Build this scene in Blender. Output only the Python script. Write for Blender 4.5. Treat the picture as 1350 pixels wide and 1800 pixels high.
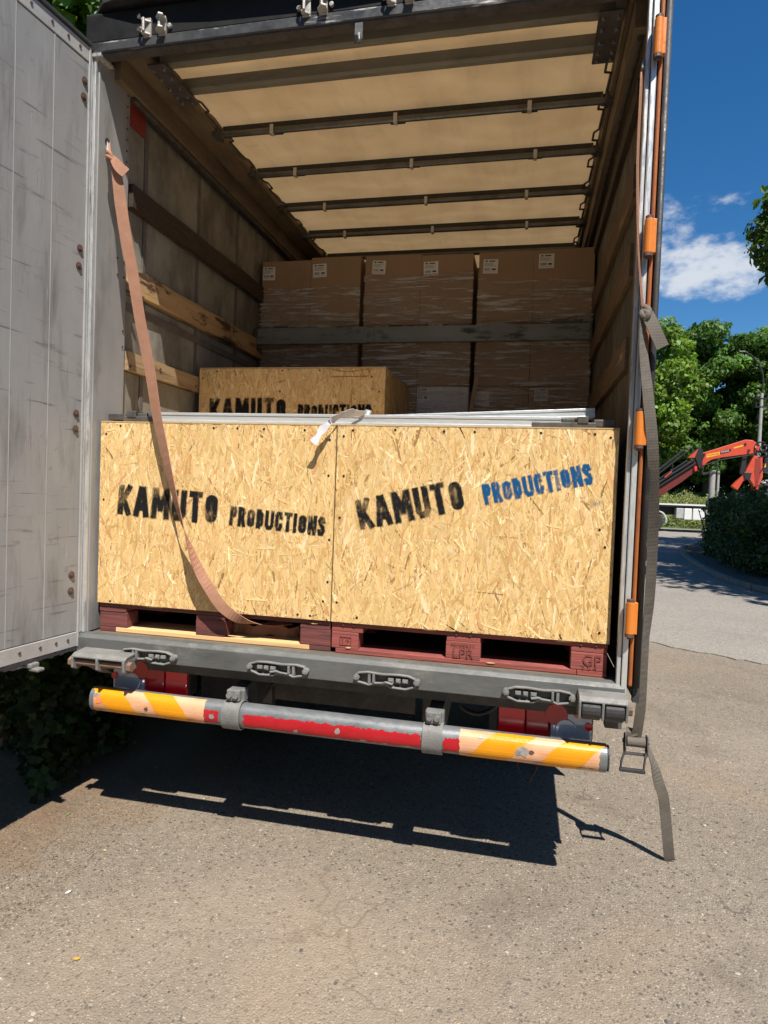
import bpy, math, random
import numpy as np
from mathutils import Vector, Matrix, Quaternion

for o in list(bpy.data.objects):
    bpy.data.objects.remove(o, do_unlink=True)
SC = bpy.context.scene
COL = SC.collection
rnd = random.Random(7)
rng = np.random.default_rng(11)

# ------------------------------------------------------------------ camera
CAM = (0.8414, -2.7879, 1.67)
YAW, PITCH, ROLL = math.radians(12.406), math.radians(-1.835), math.radians(2.095)
fw = Vector((-math.sin(YAW) * math.cos(PITCH), math.cos(YAW) * math.cos(PITCH), math.sin(PITCH)))
rt = Vector((math.cos(YAW), math.sin(YAW), 0)); up = rt.cross(fw)
r2 = math.cos(ROLL) * rt + math.sin(ROLL) * up
u2 = -math.sin(ROLL) * rt + math.cos(ROLL) * up
cd = bpy.data.cameras.new('camera'); cam = bpy.data.objects.new('camera', cd); COL.objects.link(cam)
mm = Matrix((r2, u2, -fw)).transposed().to_4x4(); mm.translation = CAM
cam.matrix_world = mm
cd.sensor_fit = 'VERTICAL'; cd.sensor_height = 36.0; cd.lens = 1134.5 / 1800 * 36
cd.clip_start = 0.05; cd.clip_end = 2000
SC.camera = cam

# ------------------------------------------------------------------ sky, sun, exposure
SUN = Vector((0.17, -0.335, 0.62)).normalized()
SUN_EL = math.asin(SUN.z); SUN_ROT = math.atan2(SUN.x, SUN.y)
W = bpy.data.worlds.new('World'); SC.world = W; W.use_nodes = True
wn = W.node_tree; wn.nodes.clear()
def wnode(t): return wn.nodes.new(t)
wout = wnode('ShaderNodeOutputWorld'); wbg = wnode('ShaderNodeBackground')
sky = wnode('ShaderNodeTexSky'); sky.sky_type = 'NISHITA'; sky.sun_disc = False
sky.sun_elevation = SUN_EL; sky.sun_rotation = SUN_ROT
sky.air_density = 1.0; sky.dust_density = 0.35; sky.ozone_density = 4.5; sky.altitude = 150
wtc = wnode('ShaderNodeTexCoord')
CD = (fw + r2 * ((1215 - 675) / 1134.5) + u2 * ((900 - 468) / 1134.5)).normalized()   # where the one cloud stands
CR = Vector((CD.y, -CD.x, 0)).normalized(); CU = CR.cross(CD)
def vmath(op, a, b):
    n = wnode('ShaderNodeVectorMath'); n.operation = op
    wn.links.new(a, n.inputs[0])
    if isinstance(b, (tuple, Vector)): n.inputs[1].default_value = tuple(b)
    else: wn.links.new(b, n.inputs[1])
    return n
def wmath(op, a, b, c=None):
    n = wnode('ShaderNodeMath'); n.operation = op
    for i, x in enumerate((a, b) if c is None else (a, b, c)):
        if isinstance(x, (int, float)): n.inputs[i].default_value = x
        else: wn.links.new(x, n.inputs[i])
    return n.outputs[0]
wdir = wtc.outputs['Generated']
wrel = vmath('SUBTRACT', wdir, tuple(CD)).outputs[0]
ca = wmath('DIVIDE', vmath('DOT_PRODUCT', wrel, CR).outputs['Value'], 0.118)
cb = wmath('DIVIDE', vmath('DOT_PRODUCT', wrel, CU).outputs['Value'], 0.058)
clen = wmath('SQRT', wmath('ADD', wmath('MULTIPLY', ca, ca), wmath('MULTIPLY', cb, cb)), 0.5)
cn = wnode('ShaderNodeTexNoise'); cn.inputs['Scale'].default_value = 17; cn.inputs['Detail'].default_value = 8; cn.inputs['Roughness'].default_value = .58
wmp = wnode('ShaderNodeMapping'); wmp.inputs['Scale'].default_value = (1, 1, 1.9); wn.links.new(wdir, wmp.inputs['Vector']); wn.links.new(wmp.outputs[0], cn.inputs['Vector'])
cv = wmath('ADD', wmath('SUBTRACT', 1.0, clen), wmath('MULTIPLY', wmath('SUBTRACT', cn.outputs['Fac'], 0.5), 3.6))
cmr = wnode('ShaderNodeMapRange'); cmr.interpolation_type = 'SMOOTHSTEP'
cmr.inputs['From Min'].default_value = 0.0; cmr.inputs['From Max'].default_value = 1.0; cmr.inputs['To Max'].default_value = .86
wn.links.new(cv, cmr.inputs['Value'])
front = wmath('GREATER_THAN', vmath('DOT_PRODUCT', wdir, tuple(CD)).outputs['Value'], 0.5)
cmix = wnode('ShaderNodeMix'); cmix.data_type = 'RGBA'
wn.links.new(wmath('MULTIPLY', cmr.outputs[0], front), cmix.inputs['Factor'])
shue = wnode('ShaderNodeHueSaturation'); shue.inputs['Saturation'].default_value = 1.30; shue.inputs['Value'].default_value = 1.5
wn.links.new(sky.outputs[0], shue.inputs['Color'])
wn.links.new(shue.outputs[0], cmix.inputs['A']); cmix.inputs['B'].default_value = (9.6, 10.1, 10.8, 1)
wn.links.new(cmix.outputs['Result'], wbg.inputs['Color']); wbg.inputs['Strength'].default_value = 0.05
wn.links.new(wbg.outputs[0], wout.inputs[0])
sd = bpy.data.lights.new('sun', 'SUN'); sd.energy = 5.0; sd.angle = math.radians(0.53); sd.color = (1.0, 0.945, 0.86)
so = bpy.data.objects.new('sun', sd); COL.objects.link(so); so.location = (4, -9, 16)
so.rotation_euler = (-SUN).to_track_quat('-Z', 'Y').to_euler()
SC.view_settings.view_transform = 'Standard'; SC.view_settings.look = 'None'
SC.view_settings.exposure = 0.66; SC.view_settings.gamma = 1.0
SC.view_settings.use_curve_mapping = False
SC.render.engine = 'CYCLES'
SC.cycles.max_bounces = 10; SC.cycles.diffuse_bounces = 6; SC.cycles.transparent_max_bounces = 16
SC.cycles.glossy_bounces = 4; SC.cycles.transmission_bounces = 6

# ------------------------------------------------------------------ mesh helpers
class MB:
    def __init__(s): s.v = []; s.f = []
    def add(s, vs, fs):
        b = len(s.v); s.v += [tuple(x) for x in vs]; s.f += [tuple(i + b for i in q) for q in fs]; return s
    def box(s, x0, x1, y0, y1, z0, z1, rot=None, jit=0):
        vs = [(x0,y0,z0),(x1,y0,z0),(x1,y1,z0),(x0,y1,z0),(x0,y0,z1),(x1,y0,z1),(x1,y1,z1),(x0,y1,z1)]
        if rot is not None:
            c = Vector(((x0+x1)/2,(y0+y1)/2,(z0+z1)/2)); vs = [c + rot @ (Vector(q) - c) for q in vs]
        if jit: vs = [Vector(q) + Vector((rnd.uniform(-jit,jit),rnd.uniform(-jit,jit),rnd.uniform(-jit,jit))) for q in vs]
        return s.add(vs, [(0,3,2,1),(4,5,6,7),(0,1,5,4),(1,2,6,5),(2,3,7,6),(3,0,4,7)])
    def cyl(s, p0, p1, r0, r1=None, n=12, cap=True, squash=1.0):
        r1 = r0 if r1 is None else r1
        p0, p1 = Vector(p0), Vector(p1); d = (p1 - p0).normalized()
        a = d.orthogonal().normalized() if abs(d.x) < .9 else Vector((0, 0, 1)); a = (a - d * a.dot(d)).normalized(); b = d.cross(a)
        vs = []
        for p, r in ((p0, r0), (p1, r1)):
            for i in range(n):
                t = 2 * math.pi * i / n; vs.append(p + a * (r * math.cos(t)) + b * (r * squash * math.sin(t)))
        fs = [(i, (i+1) % n, n + (i+1) % n, n + i) for i in range(n)]
        if cap: fs += [tuple(range(n))[::-1], tuple(range(n, 2*n))]
        return s.add(vs, fs)
    def tube(s, pts, r, n=8, radii=None, closed=False):
        pts = [Vector(p) for p in pts]; m = len(pts); vs = []; fs = []
        a = None
        for k, p in enumerate(pts):
            if closed: d = pts[(k+1) % m] - pts[k-1]
            else: d = pts[min(k+1, m-1)] - pts[max(k-1, 0)]
            d.normalize()
            if a is None: a = d.orthogonal().normalized()
            a = (a - d * a.dot(d)).normalized(); b = d.cross(a)
            rr = radii[k] if radii else r
            for i in range(n):
                t = 2 * math.pi * i / n; vs.append(p + a * (rr * math.cos(t)) + b * (rr * math.sin(t)))
        for k in range(m if closed else m - 1):
            k2 = (k + 1) % m
            fs += [(k*n+i, k*n+(i+1) % n, k2*n+(i+1) % n, k2*n+i) for i in range(n)]
        if not closed: fs += [tuple(range(n))[::-1], tuple(range((m-1)*n, m*n))]
        return s.add(vs, fs)
    def prism(s, poly, axis, a0, a1):
        # poly: 2D points in the plane normal to axis ('x': (y,z), 'y': (x,z), 'z': (x,y))
        n = len(poly)
        def P(q, a): return {'x': (a, q[0], q[1]), 'y': (q[0], a, q[1]), 'z': (q[0], q[1], a)}[axis]
        vs = [P(q, a0) for q in poly] + [P(q, a1) for q in poly]
        fs = [tuple(range(n)), tuple(range(2*n-1, n-1, -1))] + [(i, n+i, n+(i+1) % n, (i+1) % n) for i in range(n)]
        return s.add(vs, fs)
    def ribbon(s, pts, wd, width, th):
        m = len(pts); vs = []; fs = []
        pts = [Vector(p) for p in pts]
        for k, p in enumerate(pts):
            d = (pts[min(k+1, m-1)] - pts[max(k-1, 0)]).normalized()
            w = Vector(wd[k]); w = (w - d * w.dot(d)).normalized(); nn = d.cross(w)
            ww = (width[k] if isinstance(width, (list, tuple)) else width) / 2
            for a, b in ((-1,-1),(1,-1),(1,1),(-1,1)): vs.append(p + w * (a*ww) + nn * (b*th/2))
        for k in range(m-1):
            fs += [(k*4+i, k*4+(i+1) % 4, k*4+4+(i+1) % 4, k*4+4+i) for i in range(4)]
        fs += [(0,3,2,1), tuple(range(4*m-4, 4*m))]
        return s.add(vs, fs)

ORG = {}
def setp(o, label=None, cat=None, group=None, kind=None):
    if label: o['label'] = label
    if cat: o['category'] = cat
    if group: o['group'] = group
    if kind: o['kind'] = kind
    return o
def root(name, loc, label, cat, group=None):
    e = bpy.data.objects.new(name, None); COL.objects.link(e); e.location = loc; e.empty_display_size = .1
    ORG[e] = Vector(loc); return setp(e, label, cat, group)
def finish(o, me, mat, parent, bevel, smooth, seg=2):
    if mat is not None: me.materials.append(mat)
    COL.objects.link(o)
    if parent is not None: o.parent = parent
    if smooth: me.shade_smooth()
    if bevel:
        b = o.modifiers.new('bevel', 'BEVEL'); b.width = bevel; b.segments = seg; b.limit_method = 'ANGLE'; b.angle_limit = math.radians(35)
    return o
def mk(name, mb, mat, parent=None, bevel=0, smooth=False, label=None, cat=None, group=None, kind=None, base=False):
    vs = np.array(mb.v, float); lo, hi = vs.min(0), vs.max(0); c = (lo + hi) / 2
    if parent is None: c[2] = lo[2]
    me = bpy.data.meshes.new(name); me.from_pydata((vs - c).tolist(), [], mb.f); me.update()
    o = bpy.data.objects.new(name, me); ORG[o] = Vector(c)
    o.location = Vector(c) - (ORG[parent] if parent is not None else Vector((0,0,0)))
    finish(o, me, mat, parent, bevel, smooth)
    return setp(o, label, cat, group, kind)
def inst(name, src, loc, parent=None, rot=None):
    o = src.copy(); o.name = name; o.animation_data_clear() if o.animation_data else None
    COL.objects.link(o); o.parent = parent; ORG[o] = Vector(loc)
    o.location = Vector(loc) - (ORG[parent] if parent is not None else Vector((0,0,0)))
    if rot: o.rotation_euler = rot
    return o
def npmesh(name, V, F, mat, parent=None, colors=None, smooth=False, label=None, cat=None, group=None, kind=None):
    V = np.asarray(V, float); F = np.asarray(F, int); c = (V.min(0) + V.max(0)) / 2
    if parent is None: c[2] = V[:, 2].min()
    me = bpy.data.meshes.new(name); k = F.shape[1]
    me.vertices.add(len(V)); me.vertices.foreach_set('co', (V - c).ravel())
    me.loops.add(F.size); me.loops.foreach_set('vertex_index', F.ravel())
    me.polygons.add(len(F)); me.polygons.foreach_set('loop_start', np.arange(len(F)) * k); me.polygons.foreach_set('loop_total', np.full(len(F), k))
    if colors is not None:
        at = me.color_attributes.new('col', 'FLOAT_COLOR', 'POINT')
        cc = np.ones((len(V), 4)); cc[:, :3] = colors; at.data.foreach_set('color', cc.ravel())
    me.update(calc_edges=True); me.validate()
    o = bpy.data.objects.new(name, me); ORG[o] = Vector(c)
    o.location = Vector(c) - (ORG[parent] if parent is not None else Vector((0,0,0)))
    finish(o, me, mat, parent, 0, smooth)
    return setp(o, label, cat, group, kind)

# ------------------------------------------------------------------ materials
class NT:
    def __init__(s, name):
        s.m = bpy.data.materials.new(name); s.m.use_nodes = True; s.t = s.m.node_tree; s.t.nodes.clear()
        s.out = s.n('ShaderNodeOutputMaterial'); s.p = s.n('ShaderNodeBsdfPrincipled'); s.l(s.p.outputs[0], s.out.inputs[0])
    def n(s, t, **k):
        x = s.t.nodes.new(t)
        for a, b in k.items(): setattr(x, a, b)
        return x
    def l(s, a, b): s.t.links.new(a, b)
    def val(s, node, key, v):
        if isinstance(v, bpy.types.NodeSocket): s.l(v, node.inputs[key])
        else: node.inputs[key].default_value = v
    def coord(s, stretch=(1,1,1), rand=True):
        tc = s.n('ShaderNodeTexCoord'); mp = s.n('ShaderNodeMapping'); mp.inputs['Scale'].default_value = stretch
        s.l(tc.outputs['Object'], mp.inputs['Vector'])
        if not rand: return mp.outputs[0]
        oi = s.n('ShaderNodeObjectInfo'); mu = s.n('ShaderNodeMath', operation='MULTIPLY'); s.l(oi.outputs['Random'], mu.inputs[0]); mu.inputs[1].default_value = 37
        ad = s.n('ShaderNodeVectorMath', operation='ADD'); s.l(mp.outputs[0], ad.inputs[0]); s.l(mu.outputs[0], ad.inputs[1]); return ad.outputs[0]
    def noise(s, vec, scale, detail=5, rough=.6, dist=0):
        x = s.n('ShaderNodeTexNoise'); s.l(vec, x.inputs['Vector']); x.inputs['Scale'].default_value = scale
        x.inputs['Detail'].default_value = detail; x.inputs['Roughness'].default_value = rough; x.inputs['Distortion'].default_value = dist
        return x.outputs['Fac']
    def ramp(s, fac, stops):
        x = s.n('ShaderNodeValToRGB'); s.l(fac, x.inputs[0]); e = x.color_ramp.elements
        while len(e) < len(stops): e.new(.5)
        for i, (p, c) in enumerate(stops): e[i].position = p; e[i].color = (*c, 1) if len(c) == 3 else c
        return x.outputs[0]
    def rng(s, fac, a, b, lo=0, hi=1):
        x = s.n('ShaderNodeMapRange'); s.l(fac, x.inputs[0]); x.inputs[1].default_value = a; x.inputs[2].default_value = b; x.inputs[3].default_value = lo; x.inputs[4].default_value = hi
        return x.outputs[0]
    def mix(s, fac, a, b, mode='MIX'):
        x = s.n('ShaderNodeMix', data_type='RGBA', blend_type=mode)
        for k, v in (('Factor', fac), ('A', a), ('B', b)):
            if isinstance(v, tuple): v = (*v, 1) if len(v) == 3 else v
            s.val(x, k, v)
        return x.outputs['Result']
    def math(s, op, a, b):
        x = s.n('ShaderNodeMath', operation=op); s.val(x, 0, a); s.val(x, 1, b); return x.outputs[0]
    def bump(s, h, strength, dist=.01):
        x = s.n('ShaderNodeBump'); s.l(h, x.inputs['Height']); x.inputs['Strength'].default_value = strength; x.inputs['Distance'].default_value = dist
        s.l(x.outputs[0], s.p.inputs['Normal']); return x
    def attr(s, name='col'):
        x = s.n('ShaderNodeAttribute', attribute_name=name); return x.outputs['Color']
def wmat(name, c1, c2, c3=None, stain=(.6, .75), sstretch=(1,1,1), sscale=3, scale=5, stretch=(1,1,1), rough=.6, metal=0, bump=.25, bscale=70, bstretch=None, bdist=.004, rvar=.15, spec=.5, coat=0):
    t = NT(name); v = t.coord(stretch)
    col = t.ramp(t.noise(v, scale), [(.3, c1), (.7, c2)])
    if c3:
        v2 = t.coord(sstretch); f = t.rng(t.noise(v2, sscale, 7, .65), *stain)
        col = t.mix(f, col, c3)
    t.l(col, t.p.inputs['Base Color'])
    nb = t.noise(t.coord(bstretch or stretch), bscale, 4)
    t.l(t.rng(nb, .3, .7, max(0, rough - rvar), min(1, rough + rvar)), t.p.inputs['Roughness'])
    t.p.inputs['Metallic'].default_value = metal; t.p.inputs['Specular IOR Level'].default_value = spec
    if coat: t.p.inputs['Coat Weight'].default_value = coat
    if bump: t.bump(nb, bump, bdist)
    return t.m

def osb_mat():
    t = NT('osb_flakes'); c = t.attr(); v = t.coord((1,1,1))
    nz = t.noise(v, 260, 3); c2 = t.mix(t.rng(nz, .35, .65, 0, .22), c, (.36, .21, .075))
    big = t.noise(v, 3.2, 5); c3 = t.mix(t.rng(big, .48, .70, 0, .16), c2, (.46, .29, .12)); c3 = t.mix(t.rng(t.noise(t.coord((2.5, 1, .8)), 7, 5, .7), .66, .76, 0, .14), c3, (.40, .28, .16))
    t.l(c3, t.p.inputs['Base Color']); t.p.inputs['Roughness'].default_value = .62; t.p.inputs['Specular IOR Level'].default_value = .35
    t.bump(nz, .25, .002); return t.m
def spray_mat(name, col):
    t = NT(name); a = t.n('ShaderNodeSeparateColor'); t.l(t.attr(), a.inputs[0])
    v = t.coord(); n1 = t.noise(v, 9, 4); n2 = t.noise(t.coord((1,1,.45)), 120, 3)
    k = t.math('MULTIPLY', a.outputs[0], t.rng(n1, .36, .54, .60, 1.25))
    k = t.math('SUBTRACT', k, t.rng(n2, .52, .72, 0, .5))
    k = t.n('ShaderNodeClamp').outputs[0] if False else t.math('MINIMUM', t.math('MAXIMUM', k, 0.0), .97)
    t.p.inputs['Base Color'].default_value = (*col, 1); t.p.inputs['Roughness'].default_value = .85; t.p.inputs['Specular IOR Level'].default_value = .15
    t.l(k, t.p.inputs['Alpha']); return t.m
def leaf_mat(name, trans=.4):
    t = NT(name); c = t.attr(); t.l(c, t.p.inputs['Base Color']); t.p.inputs['Roughness'].default_value = .5; t.p.inputs['Specular IOR Level'].default_value = .35
    tr = t.n('ShaderNodeBsdfTranslucent'); t.l(t.mix(1.0, c, (1.25, 1.2, .45), 'MULTIPLY'), tr.inputs[0])
    ms = t.n('ShaderNodeMixShader'); ms.inputs[0].default_value = trans; t.l(t.p.outputs[0], ms.inputs[1]); t.l(tr.outputs[0], ms.inputs[2]); t.l(ms.outputs[0], t.out.inputs[0]); return t.m
def tarp_mat():
    t = NT('roof_tarp'); v = t.coord((1.2, 1, 1), False)
    col = t.ramp(t.noise(v, 2.2, 6, .6), [(.3, (.38, .25, .12)), (.7, (.46, .315, .165))])
    st = t.rng(t.noise(t.coord((5, .7, 1), False), 1.6, 6, .7), .5, .72, 0, .30); col = t.mix(st, col, (.24, .165, .085)); col = t.mix(t.rng(t.noise(t.coord((1, 2.2, 1), False), 3.4, 7, .72), .60, .72, 0, .4), col, (.20, .135, .07))
    t.l(col, t.p.inputs['Base Color']); t.p.inputs['Roughness'].default_value = .6
    t.bump(t.noise(v, 7, 4), .22, .03)
    tr = t.n('ShaderNodeBsdfTranslucent'); t.l(col, tr.inputs[0])
    ms = t.n('ShaderNodeMixShader'); ms.inputs[0].default_value = .28; t.l(t.p.outputs[0], ms.inputs[1]); t.l(tr.outputs[0], ms.inputs[2]); t.l(ms.outputs[0], t.out.inputs[0]); return t.m
def asphalt_mat(name, base1, base2, agg=130, dirt=True):
    t = NT(name); tc = t.n('ShaderNodeTexCoord'); g = t.n('ShaderNodeNewGeometry'); P = g.outputs['Position']
    big = t.noise(P, .9, 6, .62); col = t.ramp(big, [(.3, base1), (.7, base2)])
    med = t.noise(P, 23, 5, .7); col = t.mix(t.rng(med, .35, .65, 0, .5), col, tuple(x * .62 for x in base1))
    vo = t.n('ShaderNodeTexVoronoi'); t.l(P, vo.inputs['Vector']); vo.inputs['Scale'].default_value = agg; vo.inputs['Randomness'].default_value = 1
    sp = t.n('ShaderNodeSeparateColor'); t.l(vo.outputs['Color'], sp.inputs[0])
    inside = t.rng(vo.outputs['Distance'], .32, .42, 1, 0)
    dark = t.math('MULTIPLY', t.rng(sp.outputs[0], .80, .82), inside); lite = t.math('MULTIPLY', t.rng(sp.outputs[1], .82, .86), inside)
    col = t.mix(t.math('MULTIPLY', dark, .8), col, (.06, .052, .048)); col = t.mix(t.math('MULTIPLY', lite, .7), col, (.46, .405, .33))
    vo2 = t.n('ShaderNodeTexVoronoi'); t.l(P, vo2.inputs['Vector']); vo2.inputs['Scale'].default_value = agg * .42
    sp2 = t.n('ShaderNodeSeparateColor'); t.l(vo2.outputs['Color'], sp2.inputs[0]); in2 = t.rng(vo2.outputs['Distance'], .24, .30, 1, 0)
    col = t.mix(t.math('MULTIPLY', t.math('MULTIPLY', t.rng(sp2.outputs[2], .86, .88), in2), .75), col, (.075, .068, .066))
    col = t.mix(t.math('MULTIPLY', t.math('MULTIPLY', t.rng(sp2.outputs[0], .90, .92), in2), .65), col, (.40, .36, .30))
    vo3 = t.n('ShaderNodeTexVoronoi'); t.l(P, vo3.inputs['Vector']); vo3.inputs['Scale'].default_value = agg * .22
    sp3 = t.n('ShaderNodeSeparateColor'); t.l(vo3.outputs['Color'], sp3.inputs[0]); in3 = t.rng(vo3.outputs['Distance'], .19, .23, 1, 0)
    col = t.mix(t.math('MULTIPLY', t.math('MULTIPLY', t.rng(sp3.outputs[2], .72, .74), in3), .85), col, (.065, .056, .052))
    col = t.mix(t.math('MULTIPLY', t.math('MULTIPLY', t.rng(sp3.outputs[1], .88, .90), in3), .6), col, (.36, .32, .265))
    if dirt:
        sx = t.n('ShaderNodeSeparateXYZ'); t.l(P, sx.inputs[0])
        # soil and litter blown against the hedge foot on the left
        q = t.math('ADD', t.math('MULTIPLY', sx.outputs[0], -1.35), t.math('MULTIPLY', sx.outputs[1], .42))
        q = t.math('ADD', q, t.math('MULTIPLY', t.math('SUBTRACT', t.noise(P, 2.6, 6, .65), .5), 2.0))
        dm = t.rng(q, 1.25, 2.05, 0, .85); sc = t.ramp(t.noise(P, 60, 5, .7), [(.3, (.10, .058, .03)), (.7, (.235, .15, .085))])
        col = t.mix(dm, col, sc)
        cvx = t.n('ShaderNodeTexVoronoi', feature='DISTANCE_TO_EDGE'); cvx.inputs['Scale'].default_value = .75
        wv = t.n('ShaderNodeVectorMath', operation='ADD'); t.l(P, wv.inputs[0]); nc = t.n('ShaderNodeTexNoise'); nc.inputs['Scale'].default_value = 3.5; nc.inputs['Detail'].default_value = 6; t.l(P, nc.inputs['Vector'])
        sv = t.n('ShaderNodeVectorMath', operation='SCALE'); sv.inputs['Scale'].default_value = .45; t.l(nc.outputs['Color'], sv.inputs[0]); t.l(sv.outputs[0], wv.inputs[1]); t.l(wv.outputs[0], cvx.inputs['Vector'])
        crack = t.math('MULTIPLY', t.rng(cvx.outputs['Distance'], .0, .008, 1, 0), t.rng(t.noise(P, .8, 2), .52, .60, 0, .65)); col = t.mix(crack, col, (.07, .055, .042))
        col = t.mix(t.rng(t.noise(P, 1.7, 5, .6), .54, .68, 0, .45), col, (.115, .09, .068))
        col = t.mix(t.rng(t.noise(P, .38, 4, .55), .50, .62, 0, .22), col, (.32, .275, .22))
        col = t.mix(t.rng(t.noise(P, 4.5, 6, .7), .64, .74, 0, .4), col, (.20, .115, .065))
        # pale worn bands and rusty patch
        col = t.mix(t.rng(t.noise(P, .55, 3), .52, .66, 0, .28), col, (.30, .215, .14))
    t.l(col, t.p.inputs['Base Color']); t.p.inputs['Roughness'].default_value = .88; t.p.inputs['Specular IOR Level'].default_value = .25
    h = t.math('ADD', t.math('MULTIPLY', vo.outputs['Distance'], -.8), t.math('MULTIPLY', med, 1.4))
    t.bump(h, .75, .006); return t.m
def film_mat():
    t = NT('stretch_film'); v = t.coord((.9, 1, 10)); n1 = t.noise(v, 2.6, 6, .62, 1.1); n2 = t.noise(t.coord((1.5, 1, 30)), 2.2, 6, .66, .9)
    f = t.math('MULTIPLY', t.rng(n1, .44, .53), t.rng(n2, .49, .55))
    t.p.inputs['Base Color'].default_value = (.95, .93, .91, 1); t.p.inputs['Roughness'].default_value = .25  # near-white streaks paint the film's reflected highlights into its colour
    t.bump(t.math('ADD', n1, t.math('MULTIPLY', n2, .6)), .9, .08)
    t.l(t.math('ADD', t.math('MULTIPLY', f, .95), .085), t.p.inputs['Alpha']); return t.m
def strap_mat(name, c1, c2, wave=620):
    t = NT(name); tc = t.n('ShaderNodeTexCoord'); col = t.ramp(t.noise(t.coord(), 14, 5, .7), [(.3, c1), (.7, c2)])
    w = t.n('ShaderNodeTexWave', wave_type='BANDS', bands_direction='Z'); t.l(tc.outputs['Object'], w.inputs['Vector']); w.inputs['Scale'].default_value = wave * .10; w.inputs['Distortion'].default_value = .5
    w2 = t.n('ShaderNodeTexWave', wave_type='BANDS', bands_direction='X'); t.l(tc.outputs['Object'], w2.inputs['Vector']); w2.inputs['Scale'].default_value = wave * .105; w2.inputs['Distortion'].default_value = .4
    h = t.math('MULTIPLY', w.outputs['Fac'], w2.outputs['Fac'])
    t.l(t.mix(t.rng(h, 0, .5, .5, 0), col, tuple(x * .45 for x in c1)), t.p.inputs['Base Color']); t.p.inputs['Roughness'].default_value = .85
    t.bump(h, .5, .002); return t.m
def plain(name, col, rough=.5, metal=0, spec=.5, trans=0, ior=1.45, coat=0):
    t = NT(name); t.p.inputs['Base Color'].default_value = (*col, 1); t.p.inputs['Metallic'].default_value = metal; t.p.inputs['Specular IOR Level'].default_value = spec
    n = t.noise(t.coord(), 30, 4); t.l(t.rng(n, .3, .7, max(0, rough - .08), min(1, rough + .08)), t.p.inputs['Roughness'])
    t.p.inputs['Coat Weight'].default_value = coat; return t.m

m_osb = osb_mat(); m_osbcore = wmat('osb_core', (.40, .27, .12), (.56, .39, .19), scale=60)
m_black_spray = spray_mat('black_spray_paint', (.010, .010, .011)); m_blue_spray = spray_mat('blue_spray_paint', (.005, .078, .215))
m_screw = plain('screw_black', (.02, .018, .016), .5, .3)
m_redwood_a = wmat('pallet_oxblood_paint', (.105, .028, .027), (.20, .058, .05), (.07, .035, .03), (.50, .66), (.8, 1, 9), 4, 5, (.6, 1, 14), .75, bump=.6, bscale=12)
m_redwood_b = wmat('pallet_red_paint', (.22, .048, .040), (.35, .092, .070), (.14, .05, .042), (.52, .70), (.7, 1, 9), 4, 5, (.5, 1, 14), .74, bump=.6, bscale=12)
m_pine = wmat('raw_pine', (.62, .40, .17), (.74, .51, .25), (.45, .26, .10), (.6, .8), (.35, 6, 6), 2.4, 3, (.3, 9, 9), .65, bump=.2, bscale=12)
m_alu_door = wmat('scuffed_aluminium_sheet', (.25, .248, .245), (.335, .33, .325), (.13, .125, .115), (.52, .74), (2.2, 2.2, .55), 2.6, 2.2, (1, 1, .35), .56, .12, bump=.08, bscale=9, bdist=.01)
def door_mat():
    t = NT('scuffed_door_sheet'); gp = t.n('ShaderNodeNewGeometry')
    def pc(sc):
        m_ = t.n('ShaderNodeMapping'); m_.inputs['Scale'].default_value = sc; t.l(gp.outputs['Position'], m_.inputs[0]); return m_.outputs[0]
    v = pc((1, 1, .4)); col = t.ramp(t.noise(v, 2.4, 6, .6), [(.28, (.235, .235, .235)), (.72, (.335, .332, .326))])
    for st, sc, lo, hi, dk, am in (((3, 3, .5), 3.0, .52, .72, (.13, .125, .12), .75), ((.9, .9, 9), 3.2, .60, .68, (.10, .095, .09), .6), ((14, 14, .8), 2.5, .62, .70, (.11, .10, .095), .55), ((2, 2, 2), 7, .62, .72, (.14, .12, .10), .5), ((26, 26, 1.2), 2.2, .66, .70, (.5, .5, .49), .5)):
        col = t.mix(t.rng(t.noise(pc(st), sc, 6, .68, .4), lo, hi, 0, am), col, dk)
    rx = t.n('ShaderNodeTexCoord'); sp = t.n('ShaderNodeMapping'); sp.inputs['Rotation'].default_value = (.55, .35, 0); sp.inputs['Scale'].default_value = (1, 1.2, 30); t.l(gp.outputs['Position'], sp.inputs[0])
    oi = t.n('ShaderNodeObjectInfo'); av = t.n('ShaderNodeVectorMath', operation='ADD'); t.l(sp.outputs[0], av.inputs[0]); mu = t.math('MULTIPLY', oi.outputs['Random'], 0.0); t.l(mu, av.inputs[1])
    col = t.mix(t.rng(t.noise(av.outputs[0], 2.0, 4, .5), .66, .70, 0, .7), col, (.10, .095, .09))
    t.l(col, t.p.inputs['Base Color']); nb = t.noise(v, 9, 4); t.l(t.rng(nb, .3, .7, .42, .68), t.p.inputs['Roughness']); t.p.inputs['Metallic'].default_value = .15; t.bump(nb, .09, .01); return t.m
m_doorsheet = door_mat()
m_alu_rail = wmat('door_edge_aluminium', (.34, .335, .325), (.46, .45, .43), (.25, .22, .19), (.6, .8), (4, 4, 1), 3, 6, (1, 1, 1), .5, .2, bump=.2)
m_silver = wmat('worn_silver_profile', (.52, .53, .53), (.72, .72, .70), (.20, .20, .19), (.56, .70), (6, 6, .9), 4, 7, (3, 3, .5), .36, .55, bump=.25, bscale=30)
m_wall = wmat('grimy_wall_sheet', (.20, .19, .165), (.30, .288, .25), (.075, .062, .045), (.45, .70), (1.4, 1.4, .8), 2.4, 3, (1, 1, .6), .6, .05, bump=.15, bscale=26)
m_batten = wmat('dark_wall_joint', (.10, .09, .085), (.17, .15, .14), scale=12, rough=.6, metal=.2)
m_plank_dark = wmat('dark_oiled_plank', (.030, .019, .012), (.058, .037, .023), (.018, .012, .008), (.5, .7), (3, .6, 6), 3, 5, (6, .5, 8), .7, bump=.4, bscale=14)
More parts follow.
